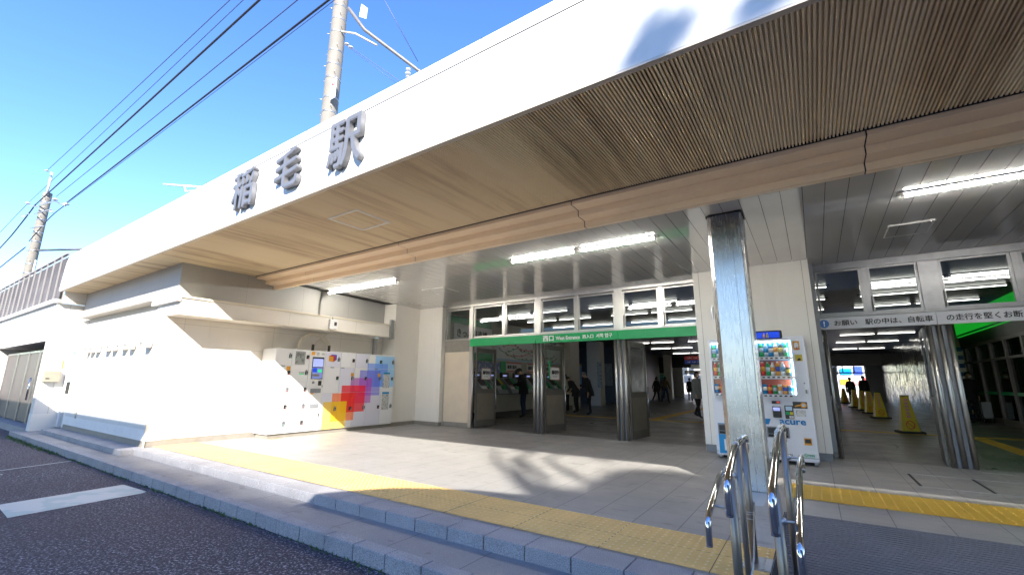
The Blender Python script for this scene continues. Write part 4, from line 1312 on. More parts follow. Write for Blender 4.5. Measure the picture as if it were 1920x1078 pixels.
b = MB(); b.tube([(-11.5, 7.15, 12.0), (-11.2, 7.25, 11.7), (-10.3, 7.9, 10.9), (-9.4, 8.5, 10.1)], .012, 6)
b.tube([(-11.15, 7.2, 11.6), (-9.6, 8.4, 10.1)], .008, 6)
tag(b.build('stay_wire', 'wire_blue'), 'thin double wire slanting from the tall pole down behind the fascia', 'wire')
b = MB(); b.tube([(-10.2, 6.8, 13.9), (-9.2, 8.3, 11.0)], .012, 6)
tag(b.build('contact_wire', 'wire_blue'), 'thin twisted wire dropping from above onto the bracket beam', 'wire')

P2 = Vector((-29.4, 3.95, 3.0))
p2 = upole('utility_pole', 'far utility pole with crossarms standing behind the louvre fence', P2, 9.85, .20, .165, .55)
p2.rotation_euler = (0, R(0), 0)
for o in p2.children: pass
def arm(y_, z_, x0, x1, mat='galv'):
    MB().tube([(x0, y_, z_), (x1, y_, z_)], .03, 8).build('crossarm', mat, p2)
WY = 3.66
MB().tube([(-29.2, 3.9, 9.7), (-28.9, 3.85, 10.75)], .05, 8).build('top_pin', 'porcelain', p2)
b = MB(); b.tube([(-31.6, WY, 9.65), (-29.3, WY, 9.05), (-25.5, WY, 8.45), (-23.3, WY, 7.75)], .03, 8); b.build('crossarm', 'galv', p2)
b = MB(); b.tube([(-31.9, WY, 9.2), (-29.3, WY, 8.7), (-25.6, WY, 8.1)], .025, 8); b.build('crossarm', 'galv', p2)
b = MB(); b.tube([(-31.5, WY, 8.45), (-29.3, WY, 8.0), (-26.5, WY, 7.55)], .025, 8); b.build('crossarm', 'galv', p2)
insul('insulator', [((-31.6, WY, 9.75), 1.3), ((-25.4, WY, 8.5), 1.3), ((-23.2, WY, 7.8), 1.3), ((-25.6, WY, 8.0), 1.0), ((-31.9, WY, 9.1), 1.0), ((-28.75, WY, 10.72), 1.1)], p2)
MB().tube([(-29.2, 4.0, 7.0), (-22.0, 6.5, 6.6)], .05, 8).build('bracket_beam', 'rust_steel', p2)
def wire(label, pts, r, mat='wire'):
    b = MB(); b.tube(b.bez(pts, 6), r, 6)
    tag(b.build('power_line', mat), label, 'power line', 'power lines crossing the sky')
def span(z0, z1, x0, x1, sag, y_=WY):
    return [(x0 + (x1 - x0) * i / 6, y_, z0 + (z1 - z0) * i / 6 - sag * 4 * (i / 6) * (1 - i / 6)) for i in range(7)]
wire('uppermost thin blue cable from the top pin of the far pole', span(10.72, 10.1, -28.75, 6, .1), .012, 'wire_blue')
wire('second thin blue cable, just under the uppermost one', span(9.75, 10.05, -31.6, 6, .05), .010, 'wire_blue')
wire('thick black cable passing in front of the far pole top', span(9.2, 9.65, -29.5, 6, .05), .026)
wire('thin cable from the inner insulator of the far pole', span(8.62, 8.5, -25.4, 6, .06), .012, 'wire_blue')
wire('thick lowest cable from the outer insulator of the far pole', span(7.86, 7.98, -23.2, 6, .05), .022)
wire('thin cable running close under the thick lowest cable', span(7.80, 7.90, -23.2, 6, .08), .008, 'wire_blue')
wire('black cable falling from the far pole to the left frame edge', [(-29.5, WY, 9.2), (-32, WY, 8.8), (-36, WY, 8.35), (-48, WY, 7.6)], .03)
wire('blue cable leaving the outer left insulator of the far pole', [(-31.6, WY, 9.75), (-38, WY, 9.5), (-50, WY, 9.0)], .014, 'wire_blue')
wire('black cable leaving the far pole from its lower band', [(-29.4, WY, 7.1), (-36, WY, 6.9), (-48, WY, 6.4)], .03, 'wire_blue')
wire('black jumper cable hanging from the outer right insulator back to the pole', [(-23.2, WY, 7.8), (-25.6, WY, 7.75), (-28.9, WY, 7.3)], .02)
an = thing('roof_antenna', 'small pale aerial sticking out above the canopy edge', 'aerial', (-18.5, 6, 4.5))
MB().tube([(-21.4, 6, 9.08), (-17.6, 6, 8.0)], .04, 8).build('boom', 'white_plain', an)
MB().tube([(-19.1, 6, 8.42), (-18.9, 6, 8.15), (-18.2, 6, 8.0), (-17.0, 6, 7.6), (-16.8, 6, 4.5)], .03, 8).build('bracket', 'white_plain', an)
tag(MB().tube([(-28.7, 3.98, 6.45), (-28.9, 4.0, 3.2)], .03, 8).build('vent_pipe', 'porcelain'), 'thin pale rod standing behind the louvre fence', 'rod')

# ------------------------------------------------------------------ the hall behind the doors
HZ = 3.46
hs_ = thing('station_hall', 'dim ticket hall seen through the open doors', 'building', (-4, 12, 0))
def hb(n, m, *r): return box(n, m, *r, hs_)
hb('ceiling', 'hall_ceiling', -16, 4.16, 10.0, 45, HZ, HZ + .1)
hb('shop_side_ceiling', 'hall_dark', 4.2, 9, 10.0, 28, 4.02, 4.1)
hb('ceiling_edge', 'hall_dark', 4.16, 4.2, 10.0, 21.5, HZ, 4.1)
hb('ticket_wall', 'hall_wall', -10.2, -9.9, 10.12, 19.2, 0, HZ)
hb('wall_end', 'hall_wall', -10.2, -9.55, 19.2, 20.2, 0, HZ)
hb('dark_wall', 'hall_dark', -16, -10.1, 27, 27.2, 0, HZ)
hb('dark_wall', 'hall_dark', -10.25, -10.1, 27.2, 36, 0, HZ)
hb('column', 'hall_wall', -10.5, -9.72, 23.2, 23.8, 0, HZ)
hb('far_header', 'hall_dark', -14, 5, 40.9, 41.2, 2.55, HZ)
hb('far_wall', 'hall_wall', -11.9, -9.5, 40.9, 41.2, 0, 2.55)
hb('far_column', 'hall_wall', -9.9, -9.35, 36.5, 37.0, 0, HZ)
hb('far_wall', 'hall_dark', -5.2, 1.0, 40.9, 41.2, 0, 2.55)
hb('transom_bar', 'metal_grey', -9.35, 5, 40.92, 41.0, 2.02, 2.12)
hb('corridor_wall', 'wavy', 4.1, 4.2, 21.5, 43, 0, HZ)
hb('corridor_end', 'metal_grey', 3.2, 4.1, 42.5, 42.8, 0, HZ)
hb('side_wall', 'hall_wall', 4.2, 9, 27.5, 27.8, 0, 4.2)
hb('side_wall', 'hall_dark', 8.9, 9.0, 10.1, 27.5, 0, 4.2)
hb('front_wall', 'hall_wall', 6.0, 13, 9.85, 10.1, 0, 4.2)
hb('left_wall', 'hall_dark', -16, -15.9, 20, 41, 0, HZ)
for (y0, y1, x0, x1, n) in ((0, 0, 1.1, 3.1, 3),):
    for i in range(4):
        hb('corridor_mullion', 'metal_grey', 1.1 + i * .68, 1.16 + i * .68, 40.92, 41.0, 2.12, 2.55)
hb('glass_screen', 'metal_grey', .95, 1.05, 30, 41, 0, .12)
for i in range(8):
    hb('screen_post', 'metal_grey', .97, 1.03, 29.5 + i * 1.5, 29.56 + i * 1.5, 0, 2.2)
# tactile lines inside
struct(box('tactile_line', 'yellow_bar', -9.0, 4.0, 15.65, 15.95, -.01, .004))
struct(box('tactile_line', 'yellow_bar', -4.95, -4.6, 15.95, 26, -.01, .004))
struct(box('tactile_line', 'yellow_bar', 3.0, 3.3, 12.3, 15.6, -.01, .004))
# tubes of the hall ceiling
for yi, yy in enumerate((12.2, 14.0, 16.0, 18.4, 21.5, 25.0, 29.5, 35.0)):
    for xi, xx in enumerate((-8.7, -5.4, -2.1, 1.2)):
        strip_light('twin tube light on the dark hall ceiling', [(xx, xx + 1.22), (xx + 1.34, xx + 2.56)], yy, HZ, 'tube lights on the hall ceiling', 'tube_in', .05, .02, 'hall_dark', .010)
# ticket wall furniture
co = thing('ticket_counter', 'pale counter under the row of ticket machines', 'counter', (-9.5, 14, 0))
box('front', 'counter', -9.88, -9.22, 12.0, 18.9, .22, .80, co)
box('plinth', 'hall_dark', -9.88, -9.32, 12.0, 18.9, 0, .22, co)
box('top', 'metal_grey', -9.88, -9.17, 12.0, 18.9, .80, .84, co)
def tmach(y, i, lab):
    t = thing('ticket_machine', lab, 'ticket machine', (-9.5, y, .84), 0, 'ticket machines on the counter')
    w = .62
    b = MB(); b.prism([(-9.25, .841), (-9.32, .95), (-9.72, 1.38), (-9.87, 1.38), (-9.87, .841)], y, y + w, 1)
    b.build('body', 'machine', t)
    def slab(n, m, u0, u1, v0, v1, lift, par):
        p0 = Vector((-9.32, 0, .95)); d = Vector((-.4, 0, .43)).normalized(); nn = Vector((.43, 0, .4)).normalized()
        b = MB()
        q = [p0 + d * v + nn * l + Vector((0, u, 0)) for l in (.001, lift) for (u, v) in ((u0, v0), (u1, v0), (u1, v1), (u0, v1))]
        vs = [b.bm.verts.new(k) for k in q]
        for f in ((0, 3, 2, 1), (4, 5, 6, 7), (0, 1, 5, 4), (1, 2, 6, 5), (2, 3, 7, 6), (3, 0, 4, 7)): b.bm.faces.new([vs[k] for k in f])
        return b.build(n, m, par)
    s = slab('screen', 'dark_plastic', y + .06, y + .42, .22, .56, .012, t)
    slab('keypad', 'white_plain', y + .06, y + .3, .03, .17, .012, t)
    slab('coin_slot', 'dark_plastic', y + .34, y + .42, .04, .16, .02, t)
    slab('side_stripe', 'green', y + .46, y + .60, .0, .58, .008, t)
    if i in (1,): slab('price_card', 'cone_yellow', y + .47, y + .59, .25, .52, .014, t)
    hd = box('display', 'dark_plastic', -9.86, -9.78, y + .04, y + .5, 1.36, 1.58, t)
    box('display_text', 'screen_pale', -9.778, -9.775, y + .12, y + .36, 1.44, 1.49, hd)
for i, y in enumerate((12.15, 13.0, 13.85, 14.7, 15.55, 16.4, 17.25)):
    tmach(y, i, ('grey and green ticket machine with a yellow price card beside the man in a cap' if i == 1 else 'grey and green ticket machine on the pale counter'))
def flat(name, mat, label, cat, y0, y1, z0, z1, d=.02, x=-9.9, grp=None):
    return tag(box(name, mat, x, x + d, y0, y1, z0, z1), label, cat, grp)
rm = flat('route_map', 'white_plain', 'large white route map with coloured lines above the ticket machines', 'route map', 13.5, 18.8, 2.03, 3.02, .03)
b = MB()
rnd = random.Random(5)
for k, (z, mi) in enumerate(((2.25, 0), (2.45, 1), (2.62, 2), (2.75, 3), (2.38, 1), (2.55, 0), (2.85, 2))):
    b.mi = mi
    pts = []
    y = 13.7 + rnd.random() * 1.0
    zz = z
    while y < 18.5:
        pts.append((-9.866, y, zz)); y += rnd.uniform(.2, .6)
        if rnd.random() < .5: zz = min(2.95, max(2.12, zz + rnd.choice((-.14, .14, .1))))
    b.tube(pts, .012, 4)
    b.mi = 4
    for p in pts[::1]:
        b.box(-9.87, -9.862, p[1] - .05, p[1] + .06, p[2] + .03, p[2] + .055)
b.build('map_lines', ['red', 'green', 'orange', 'skyblue', 'ink'], rm)
box('map_sea', 'pale_blue', -9.8695, -9.867, 13.55, 18.7, 2.04, 2.10, rm)
tb = flat('ticket_sign', 'white_plain', 'white board with black characters for ticket machines over the green band', 'sign', 11.2, 13.35, 2.25, 3.15, .03)
text('lettering', 'きっぷ券売機', 'ink', (11.35, 13.05, 2.72, 3.02), '+x', -9.868, tb, .02, .004)
flat('green_band', 'green', 'green band on the ticket hall wall near the ceiling', 'sign band', 11.0, 13.3, 3.17, 3.40, .035)
flat('green_band', 'green', 'green panel below the white ticket board', 'sign band', 11.0, 13.4, 1.98, 2.24, .028)
flat('poster', 'poster_blue', 'violet poster beside the green column over the ticket machines', 'poster', 12.4, 13.9, 1.55, 1.96, .03)
flat('green_column', 'green', 'narrow green panel between the poster and pink notice', 'wall panel', 13.95, 14.28, 1.4, 2.0, .03)
for y in (14.32, 15.85, 17.3):
    n_ = flat('fare_notice', 'white_plain', 'white fare notice with pink edges over the ticket machines', 'notice', y, y + 1.05, 1.62, 2.0, .03, grp='fare notices on the ticket wall')
    box('pink_edge', 'pink', -9.868, -9.865, y, y + 1.05, 1.94, 2.0, n_); box('pink_edge', 'pink', -9.868, -9.865, y, y + 1.05, 1.62, 1.68, n_)
    text('lettering', '運賃 案内', 'ink', (y + .06, y + .7, 1.73, 1.88), '+x', -9.869, n_, .02, .003)
tag(box('poster', 'poster_grey', -9.88, -9.62, 23.15, 23.19, .95, 2.35), 'tall framed poster on the pale hall column', 'poster')
pb = tag(box('poster', 'pale_blue', -13.4, -12.6, 26.94, 26.99, 1.1, 2.4), 'pale poster with a yellow top on the dark back wall', 'poster')
box('poster_top', 'cone_yellow', -13.4, -12.6, 26.93, 26.94, 2.3, 2.4, pb)
tag(box('poster', 'poster_grey', -11.3, -10.5, 26.94, 26.99, 1.05, 2.4), 'grey poster on the dark back wall right of the column', 'poster')
hl = thing('far_lockers', 'grey locker bank with green lights at the far end of the hall', 'lockers', (-10.2, 37.3, 0))
box('cabinet', 'metal_grey', -11.3, -9.95, 37, 37.6, .05, 1.9, hl)
box('screen', 'screen_pale', -10.6, -10.38, 36.985, 36.998, 1.25, 1.5, hl)
b = MB()
for i in range(6): b.box(-11.2 + i * .22, -11.16 + i * .22, 36.985, 36.999, 1.72, 1.76)
b.build('indicator', 'led_green', hl)
box('panel_above', 'hall_dark', -11.6, -9.95, 37.0, 37.3, 2.0, 2.9, hl)
def hang(label, x0, x1, y, parts):
    t = thing('hanging_sign', label, 'hanging sign', ((x0 + x1) / 2, y, parts[0][1]), 0)
    for (z0, z1, m, tx, tm) in parts:
        p = box('board', m, x0, x1, y, y + .05, z0, z1, t)
        if tx: text('lettering', tx, tm, (x0 + .1, x1 - .1, z0 + .05, z1 - .05), '-y', y - .001, p, .02, .004)
    MB().tube([(x0 + .3, y + .02, parts[0][1]), (x0 + .3, y + .02, HZ)], .012, 6).build('rod', 'galv', t)
hang('red and blue hanging advertisement board at the right of the hall', -4.52, -2.6, 20, [(2.21, 2.37, 'red', 'ホットヨガLAVA', 'white_print'), (2.04, 2.20, 'blue', 'オリンピックタイム', 'white_print')])
hang('small white hanging board with red dot below the red and blue board', -4.3, -2.6, 20.1, [(1.84, 2.02, 'notice', '', '')])
tag(box('yellow_fascia', 'cone_yellow', -9.3, -5.3, 40.84, 40.9, 2.14, 2.3), 'long yellow strip over the far exit', 'sign strip')

# cones along the right corridor
def cone(x, y, i, lab):
    t = thing('sign_cone', lab, 'cone', (x, y, 0), R(8 + i * 3), 'yellow no-cycling cones in a row')
    b = MB()
    lo = [(-.19, -.15), (.19, -.15), (.19, .15), (-.19, .15)]; hi = [(-.08, -.05), (.08, -.05), (.08, .05), (-.08, .05)]
    A = [b.bm.verts.new((p[0], p[1], .06)) for p in lo]; B = [b.bm.verts.new((p[0], p[1], .95)) for p in hi]
    for k in range(4): b.bm.faces.new((A[k], A[(k + 1) % 4], B[(k + 1) % 4], B[k]))
    b.bm.faces.new(B)
    b.build('body', 'cone_yellow', t, True, .012)
    MB().box(-.27, .27, -.22, .22, 0, .06).build('base', 'rubber', t, True)
    b = MB(); b.box(-.085, .085, -.055, .055, .95, .975); b.build('cap', 'rubber', t, True)
    b = MB()
    yy = lambda z: -.15 + .10 * (z - .06) / .89 - .004
    pts = [(.0 + .085 * math.cos(a * .3142), yy(.22 + .10 * math.sin(a * .3142)), .22 + .10 * math.sin(a * .3142)) for a in range(21)]
    b.tube(pts, .010, 6, False); b.tube([(-.07, yy(.29), .29), (.07, yy(.15), .15)], .010, 6)
    b.build('ring_symbol', 'red', t, True)
    b = MB()
    for k in range(6):
        z = .40 + k * .085
        b.face([(-.045, yy(z) , z), (.045, yy(z), z), (.04, yy(z + .06), z + .06), (-.04, yy(z + .06), z + .06)])
    b.build('red_characters', 'pink', t, True)
    return t
for i, (x, y) in enumerate(((1.95, 15.97), (1.94, 22.2), (1.92, 25.5), (1.87, 28.3), (1.75, 31.6), (1.56, 38.0))):
    cone(x, y, i, ('nearest yellow cone on a black base, standing alone in the right doorway' if i == 0 else 'farthest yellow cone of the row, by the bright exit' if i == 5 else 'yellow cone on a black base, %s in the corridor row' % ('second', 'third', 'fourth', 'fifth')[i - 1]))
# shop on the right
sh = thing('corner_shop', 'dark framed glass shop front under a lit green sign at the right', 'shop', (5, 18, 0))
SX = 5.0
b = MB()
for i in range(10):
    y = 11 + i * 1.45
    b.box(SX - .06, SX + .06, y - .06, y + .06, 0, 2.62)
b.box(SX - .05, SX + .05, 11, 24.4, 2.62, 2.72); b.box(SX - .05, SX + .05, 11, 24.4, 2.05, 2.12); b.box(SX - .05, SX + .05, 11, 24.4, 0, .2)
b.build('frame', 'door_frame', sh)
box('pane', 'glass_dark', SX - .004, SX + .004, 11, 24.4, .2, 2.62, sh)
box('green_stripe', 'green', SX - .008, SX - .005, 11, 24.4, .95, 1.05, sh)
sg = box('lit_sign', 'green_lit', SX - .12, SX - .02, 11, 24.4, 3.08, 3.95, sh)
box('header', 'hall_dark', SX - .06, SX + .02, 11, 24.4, 2.722, 3.078, sh)
box('sign_edge', 'green', SX - .125, SX - .1205, 11, 24.4, 3.10, 3.16, sg)
box('back_wall', 'hall_wall', 8.0, 8.1, 11, 24.4, 0, 2.6, sh)
for i in range(4):
    box('shelf', 'orange' if i == 1 else 'beige_box', 6.6, 7.2, 12 + i * 3, 14 + i * 3, .1, 1.7, sh)
strip_light('tube light inside the corner shop', [(5.6, 6.8), (7.0, 7.9)], 16, 2.62, 'shop ceiling lights', 'tube_in')
strip_light('tube light inside the corner shop', [(5.6, 6.8), (7.0, 7.9)], 20, 2.62, 'shop ceiling lights', 'tube_in')
sp = thing('striped_post', 'navy and white striped post at the far end of the shop', 'post', (4.9, 24.7, 0))
for i in range(17):
    box('band', 'white_print' if i % 2 else 'blue_print', 4.80, 5.0, 24.6, 24.8, i * .16, (i + 1) * .16, sp)

# ------------------------------------------------------------------ street beyond the hall
fb = []
def far_building(label, x0, x1, y, h, wallm, seed):
    t = thing('far_building', label, 'building', ((x0 + x1) / 2, y, 0))
    box('wall', wallm, x0, x1, y, y + 8, ROAD, h, t)
    rnd = random.Random(seed)
    z = 1.2
    while z < h - 1:
        x = x0 + .5
        while x < x1 - 1.2:
            wd = rnd.uniform(.35, 1.2)
            if rnd.random() < .6:
                box('sign_panel', rnd.choice(['red', 'blue', 'white_print', 'skyblue', 'orange', 'pink']), x, x + wd, y - .12, y - .02, z, z + rnd.uniform(.3, 1.0), t)
            else:
                box('window', 'street_glass', x, x + wd, y - .03, y + .02, z, z + 1.1, t)
            x += wd + .22
        z += 1.15
M['far_wall'] = mottled('pale far wall', (0.6, 0.58, 0.54), 0.05, 1, 0.6)
far_building('pale shop building with coloured signs beyond the right exit', -1, 10, 66, 12, 'far_wall', 3)
far_building('pale building with coloured signs beyond the hall exit', -28, -9, 68, 10, 'far_wall', 9)

# ------------------------------------------------------------------ people
def person(label, x, y, rz, h=1.68, top='black_cloth', legs='black_cloth', hair='hair', pose='stand', lean=0, coat=None, mask=False, cap=False, bag=None, hairlen=0, head=0):
    t = thing('person', label, 'person', (x, y, 0), R(rz), 'people in the station hall')
    k = h / 1.70
    walk = pose == 'walk'
    J = {}
    def rot(v, piv, a):
        v = Vector(v) - Vector(piv)
        c, s = math.cos(a), math.sin(a)
        return Vector((v.x, v.y * c + v.z * s, -v.y * s + v.z * c)) + Vector(piv)
    la = R(lean)
    piv = (0, 0, .95)
    def up(v): return rot((v[0], v[1], v[2]), piv, -la)
    J['pelvis'] = Vector((0, 0, .94)); J['waist'] = up((0, .005, 1.10)); J['chest'] = up((0, .01, 1.30)); J['neck'] = up((0, .015, 1.46)); 
    hb0 = up((0, .0, 1.50)); hd = Vector(hb0)
    def hp(v): return rot(v, (0, 0, 0), -la - R(head)) + hd
    J['headb'] = hp((0, -.012, .035)); J['headm'] = hp((0, -.02, .10)); J['headt'] = hp((0, -.012, .165)); J['nose'] = hp((0, -.105, .085)); J['chin'] = hp((0, -.07, .03))
    E_ = []
    def chain(names):
        for a, c in zip(names, names[1:]): E_.append((a, c))
    chain(['pelvis', 'waist', 'chest', 'neck', 'headb', 'headm', 'headt']); E_.append(('headm', 'nose')); E_.append(('headb', 'chin'))
    rad = dict(pelvis=(.15, .115), waist=(.135, .105), chest=(.155, .115), neck=(.055, .055), headb=(.066, .075), headm=(.078, .094), headt=(.062, .075), nose=(.012, .012), chin=(.03, .03))
    for s, n in ((-1, 'r'), (1, 'l')):
        J['sh' + n] = up((s * .165, .015, 1.40))
        if pose == 'reach' or (pose == 'reach_one' and s < 0):
            J['el' + n] = up((s * .21, -.06, 1.16)); J['wr' + n] = up((s * .16, -.30, 1.14)); J['pa' + n] = up((s * .15, -.38, 1.16)); fd = Vector((0, -1, .05)); side = Vector((1, 0, 0))
        elif pose == 'fold':
            J['el' + n] = up((s * .24, -.02, 1.12)); J['wr' + n] = up((s * .10, -.19, 1.08)); J['pa' + n] = up((s * .04, -.20, 1.09)); fd = Vector((-s, -.1, 0)); side = Vector((0, 0, 1))
        else:
            sw = (.10 * s if walk else .0)
            J['el' + n] = up((s * .225, .03 + sw * .6, 1.13)); J['wr' + n] = up((s * .235, -.02 + sw * 1.6, .89)); J['pa' + n] = up((s * .235, -.035 + sw * 1.8, .82)); fd = Vector((0, -.12, -1)); side = Vector((0, 1, 0))
        chain(['chest', 'sh' + n, 'el' + n, 'wr' + n, 'pa' + n])
        rad['sh' + n] = (.07, .07); rad['el' + n] = (.052, .052); rad['wr' + n] = (.034, .034); rad['pa' + n] = (.034, .026)
        for fi, (o_, ln) in enumerate(((-.03, .075), (-.010, .088), (.010, .083), (.028, .066))):
            q = 'f%s%d' % (n, fi)
            J[q] = J['pa' + n] + side * o_ * 1.1 + fd * ln * .55
            J[q + 't'] = J[q] + fd * ln * .5 + Vector((-s * .02, -.01, 0))
            rad[q] = (.0095, .0095); rad[q + 't'] = (.0075, .0075)
            chain(['pa' + n, q, q + 't'])
        q = 'th' + n
        J[q] = J['wr' + n] * .45 + J['pa' + n] * .55 + Vector((-s * .015, -.045, 0)) ; rad[q] = (.010, .010)
        chain(['pa' + n, q])
        st = (s * .17 if walk else .02 * s)
        J['hi' + n] = Vector((s * .085, .0, .88)); J['kn' + n] = Vector((s * .095, -.02 + st * .45, .49)); J['an' + n] = Vector((s * .10, .035 + st * 1.1 + (.07 if walk and s > 0 else 0), .09 + (.05 if walk and s > 0 else 0))); J['to' + n] = J['an' + n] + Vector((s * .015, -.16, -.055))
        chain(['pelvis', 'hi' + n, 'kn' + n, 'an' + n, 'to' + n])
        rad['hi' + n] = (.092, .092); rad['kn' + n] = (.066, .066); rad['an' + n] = (.048, .048); rad['to' + n] = (.040, .032)
    names = list(J)
    me = bpy.data.meshes.new('body')
    me.from_pydata([J[n] * k for n in names], [(names.index(a), names.index(c)) for a, c in E_], [])
    ob = bpy.data.objects.new('body', me)
    ob.modifiers.new('skin', 'SKIN')
    sk = me.skin_vertices[0].data
    for i, n in enumerate(names):
        sk[i].radius = (rad[n][0] * k, rad[n][1] * k)
        sk[i].use_root = (n == 'pelvis')
    sd = ob.modifiers.new('sub', 'SUBSURF'); sd.levels = 1; sd.render_levels = 1
    me2 = to_mesh(ob)
    for m in ('skin', top, legs, 'shoe'): me2.materials.append(M[m])
    def seg(p, a, c):
        d = c - a; f = max(0, min(1, (p - a).dot(d) / max(1e-9, d.length_squared)))
        return (p - a - d * f).length
    parts = [(a, c) for a, c in E_]
    for f in me2.polygons:
        f.use_smooth = True
        p = f.center / k
        a, c = min(parts, key=lambda e: seg(p, J[e[0]], J[e[1]]))
        if c[:2] in ('kn', 'hi', 'an') : m = 2
        elif c[:2] == 'to': m = 3
        elif c in ('headb', 'headm', 'headt', 'nose', 'chin') or c[:2] in ('pa', 'th') or c[0] == 'f': m = 0
        else: m = 1
        if c[:2] == 'an' and p.z < .075: m = 3
        if c == 'waist' and p.z < .98: m = 1
        f.material_index = m
    bo = bpy.data.objects.new('body', me2)
    COL.objects.link(bo); bo.parent = t
    # hair: a cap open at the face
    b = MB()
    b.ball((0, 0, 0), .112, (.86, 1.02, 1.08), 3)
    dele = [v for v in b.bm.verts if (v.co.y < -.028 and v.co.z < .055) or v.co.z < (-.06 - hairlen * .0)]
    bmesh.ops.delete(b.bm, geom=dele, context='VERTS')
    if hairlen:
        for v in b.bm.verts:
            if v.co.z < -.02: v.co.z -= hairlen; v.co.x *= 1.12
    mh = b.build('hair', 'dark_plastic' if cap else hair, t, True)
    mat = Matrix.Translation(hd * k) @ Matrix.Rotation((la + R(head)), 4, 'X') @ Matrix.Translation((0, -.012 * k, .112 * k)) @ Matrix.Scale(k, 4)
    mh.data.transform(mat)
    if cap:
        b = MB(); b.tube([(0, -.06, .045), (0, -.19, .03)], [.085, .06], 12); o = b.build('cap_peak', 'dark_plastic', t, True); o.data.transform(mat)
    b = MB()
    for s in (-1, 1): b.ball((s * .032, -.100, .0), .010, (1.2, .6, .7), 1)
    o = b.build('eyes', 'ink', t, True); o.data.transform(mat)
    if mask:
        b = MB(); b.ball((0, -.070, -.045), .058, (.95, .75, .8), 2); o = b.build('face_mask', 'white_print', t, True); o.data.transform(mat)
    if coat:
        cm, hem, flare = coat
        b = MB()
        n = 20
        rings = []
        for z, rx, ry in ((1.47, .075, .07), (1.43, .15, .10), (1.36, .195, .135), (1.2, .19, .14), (1.02, .185, .145), (.9, .2 + flare * .4, .16 + flare * .4), (hem, .2 + flare, .165 + flare)):
            c_ = up((0, .01, z)) if z > .95 else Vector((0, .005, z))
            rings.append([b.bm.verts.new((c_ + Vector((rx * math.cos(2 * math.pi * j / n) * (1 + .03 * math.sin(j * 2.6)), ry * math.sin(2 * math.pi * j / n) * (1 + .03 * math.cos(j * 3.1)), 0))) * k) for j in range(n)])
        for p, q in zip(rings, rings[1:]):
            for j in range(n): b.bm.faces.new((p[j], p[(j + 1) % n], q[(j + 1) % n], q[j])).smooth = True
        b.build('coat', cm, t, True)
    if bag:
        bm_, bx, bz, lab = bag
        c_, s_ = math.cos(R(rz)), math.sin(R(rz))
        o = thing('shoulder_bag', lab, 'bag', (x + bx * c_, y + bx * s_, bz), R(rz))
        MB().box(-.06, .06, -.16, .16, -.14, .12).build('pouch', bm_, o, True, .03)
        MB().tube([(0, -.12, .12), (0, -.06, .45), (0, .06, .45), (0, .12, .12)], .012, 6).build('strap', bm_, o, True)
    return t
person('man in a black cap, black jacket and jeans tapping a ticket machine', -8.72, 13.75, -82, 1.74, 'black_cloth', 'jeans', 'hair', 'reach', 10, ('black_cloth', .80, .0), cap=True, head=22)
person('person in a cream padded jacket half hidden by the second door leaf', -8.95, 17.6, -100, 1.60, 'cream_cloth', 'black_cloth', 'hair', 'stand', 8, ('cream_cloth', .78, .05), hairlen=.05)
person('person in black bending far forward beside the cream jacket', -8.35, 17.3, -95, 1.62, 'black_cloth', 'black_cloth', 'hair', 'reach', 40, ('black_cloth', .70, .04))
person('grey haired person in a dark coat facing the person who bends', -7.40, 16.5, -75, 1.66, 'black_cloth', 'black_cloth', 'hair_grey', 'reach_one', 14, ('black_cloth', .74, .03), head=20)
person('woman with white mask and grey coat walking in the hall', -3.62, 17.6, 55, 1.64, 'grey_cloth', 'black_cloth', 'hair', 'walk', 3, ('grey_cloth', .72, .06), mask=True, hairlen=.06)
person('person in dark clothes just behind the woman in the grey coat', -3.35, 18.6, 60, 1.66, 'black_cloth', 'black_cloth', 'hair', 'walk', 0, None, hairlen=.05)
person('woman in black walking in front of the far lockers', -8.75, 30.2, 150, 1.62, 'black_cloth', 'black_cloth', 'hair', 'walk', 6, ('black_cloth', .7, .05), hairlen=.08)
person('long haired woman in a tan top and jeans before the far lockers', -8.0, 29.6, 160, 1.66, 'tan_cloth', 'jeans', 'hair', 'walk', 4, None, bag=('black_cloth', .3, .9, 'black bag at the side of the woman in a tan top'), hairlen=.16)
person('person in dark clothes against the bright far exit, carrying a red bag', -7.35, 33.5, 190, 1.58, 'black_cloth', 'black_cloth', 'hair_grey', 'walk', 0, ('black_cloth', .65, .06), bag=('brown_bag', -.34, .95, 'red brown bag of the person at the far exit'))
person('person in black leaving by the right corridor, left of two', 1.85, 35.5, 175, 1.66, 'black_cloth', 'black_cloth', 'hair', 'walk', 4, ('black_cloth', .75, .04))
person('broad person in a black jacket leaving by the corridor, right of two', 2.45, 34.5, 182, 1.74, 'black_cloth', 'black_cloth', 'hair', 'walk', 0, ('black_cloth', .8, .06))
person('masked person in black beside the striped post at the shop', 4.5, 22.3, 20, 1.70, 'black_cloth', 'black_cloth', 'hair', 'stand', 8, ('black_cloth', .75, .02), mask=True)
su = thing('wheeled_cart', 'small wheeled shopping cart beside the masked person at the shop', 'cart', (4.75, 21.9, 0))
for dx in (-.12, .12):
    b = MB(); b.tube([(dx + .13 * 0, math.cos(a * .3927) * .13, .15 + math.sin(a * .3927) * .13) for a in range(17)], .018, 6, False); b.build('wheel', 'rubber', su, True)
MB().box(-.12, .12, -.14, .14, .16, .7).build('basket', 'metal_grey', su, True, .02)

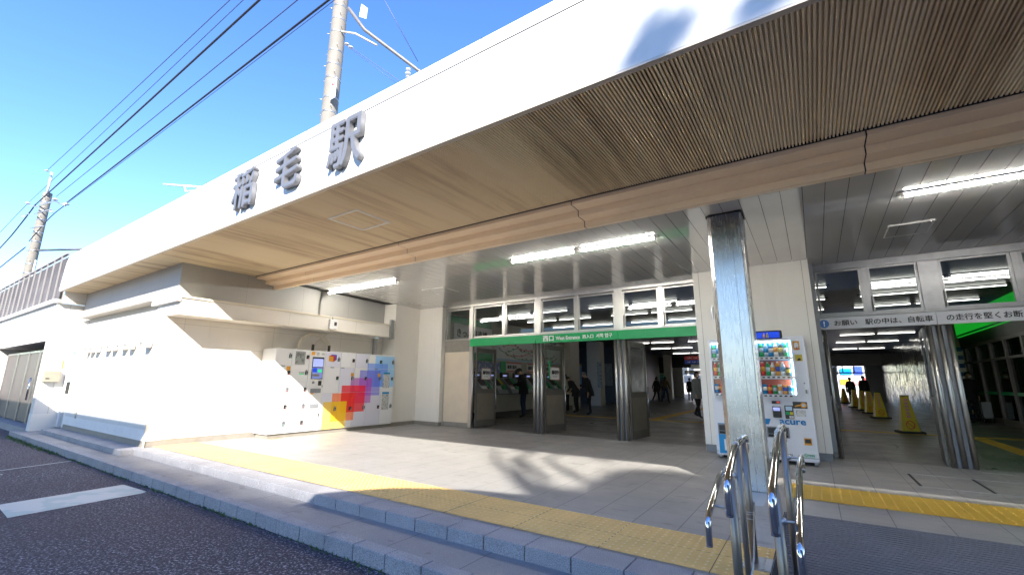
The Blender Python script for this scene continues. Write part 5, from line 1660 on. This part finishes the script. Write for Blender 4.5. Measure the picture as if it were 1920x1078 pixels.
# ------------------------------------------------------------------ across the street, behind the camera: unseen, put in to shade the forecourt
def street_building(label, x0, x1, y0, y1, h):
    t = thing('street_building', label, 'building', ((x0 + x1) / 2, y1, ROAD))
    box('wall', 'street_wall', x0, x1, y0, y1, ROAD, h, t)
    z = .6
    while z < h - 2:
        b = MB(); x = x0 + .8
        while x < x1 - 1.6:
            b.box(x, x + 1.4, y1 - .05, y1 + .03, z, z + 1.5); x += 2.4
        b.build('window_row', 'street_glass', t)
        z += 3.0
shl = thing('shadow_shelter', 'unseen long flat roofed shelter added to shade the road and left wall', 'shelter', (-22, -3.5, ROAD))
box('roof', 'metal_grey', -42, -6.72, -6.4, -1.0, 3.78, 3.94, shl, bevel=.02)  # added out of view; its edge and end draw the left wall's shadow line
for x in (-7.4, -12, -17, -22, -27, -32, -37):
    MB().tube([(x, -3.6, ROAD), (x, -3.6, 3.78)], .07, 10).build('post', 'galv', shl)
street_building('taller building set back across the road', 9, 60, -40, -30, 26.70)
street_building('mid-rise building across the road, right', 17.9, 60, -22, -14, 17.22)
arc = thing('shadow_arch', 'unseen arched roof added behind the viewpoint to cast the curved shadow', 'canopy', (3, -5, ROAD))
b = MB()
ap = [(-.90, 3.62), (-.82, 3.76), (-.42, 3.98), (.0, 4.2), (.37, 4.37), (1.02, 4.59), (1.6, 4.75), (2.27, 4.87), (3.4, 4.93), (5.0, 4.93), (6.5, 4.8)]  # added, unseen; profile projected back from the curved shadow edge on the floor
b.prism(ap + [(x, z - .08) for x, z in reversed(ap)], -9.0, -1.5, 1)
b.build('roof', 'galv', arc)
for x, z in ((0.1, 4.1), (6.0, 4.7)):
    for y in (-3, -8):
        MB().tube([(x, y, ROAD), (x, y, z)], .06, 10).build('post', 'galv', arc)
tr = thing('street_tree', 'round crowned tree across the road', 'tree', (13, -14, ROAD))
MB().tube([(13, -14, ROAD), (13.1, -14, 5), (13.0, -14, 11), (13.3, -14, 16.5)], [.32, .26, .2, .06], 10).build('trunk', 'bark', tr)
b = MB()
rnd = random.Random(21)
bl = [((15.5, 12.2), 2.4, 1700), ((14.9, 14.1), 1.6, 1500), ((17.0, 13.5), 1.9, 1300), ((15.6, 15.35), 1.25, 1100), ((17.1, 15.35), 1.25, 1100), ((13.6, 15.0), .4, 60), ((13.85, 17.36), .27, 34), ((14.66, 17.42), .24, 14), ((15.2, 17.3), .35, 16)]
for (cx, czz), r, n in bl:
    for i in range(n):
        d = Vector((rnd.gauss(0, 1), rnd.gauss(0, 1), rnd.gauss(0, 1))).normalized() * r * rnd.random() ** .33
        c = Vector((cx, -14, czz)) + Vector((d.x, d.y * (.3 if r < .5 else 1), d.z))
        u = Vector((rnd.gauss(0, 1), rnd.gauss(0, 1), rnd.gauss(0, 1))).normalized() * rnd.uniform(.10, .2)
        v = u.orthogonal().normalized() * rnd.uniform(.07, .13)
        b.face([c - u, c + v, c + u, c - v])
b.build('crown', 'leaf', tr)
b = MB()
for p in ([(13.2, -14, 15), (12.9, -14, 16.2), (13.0, -14, 17.2)], [(13.6, -14, 15.6), (13.45, -14, 16.6), (14.2, -14, 17.6)], [(14.2, -14, 15.9), (14.0, -14, 16.7), (14.9, -14, 17.7)]):
    b.tube(p, [.09, .06, .03], 6)
b.build('branch', 'bark', tr)

bpy.data.scenes.remove(WORK)
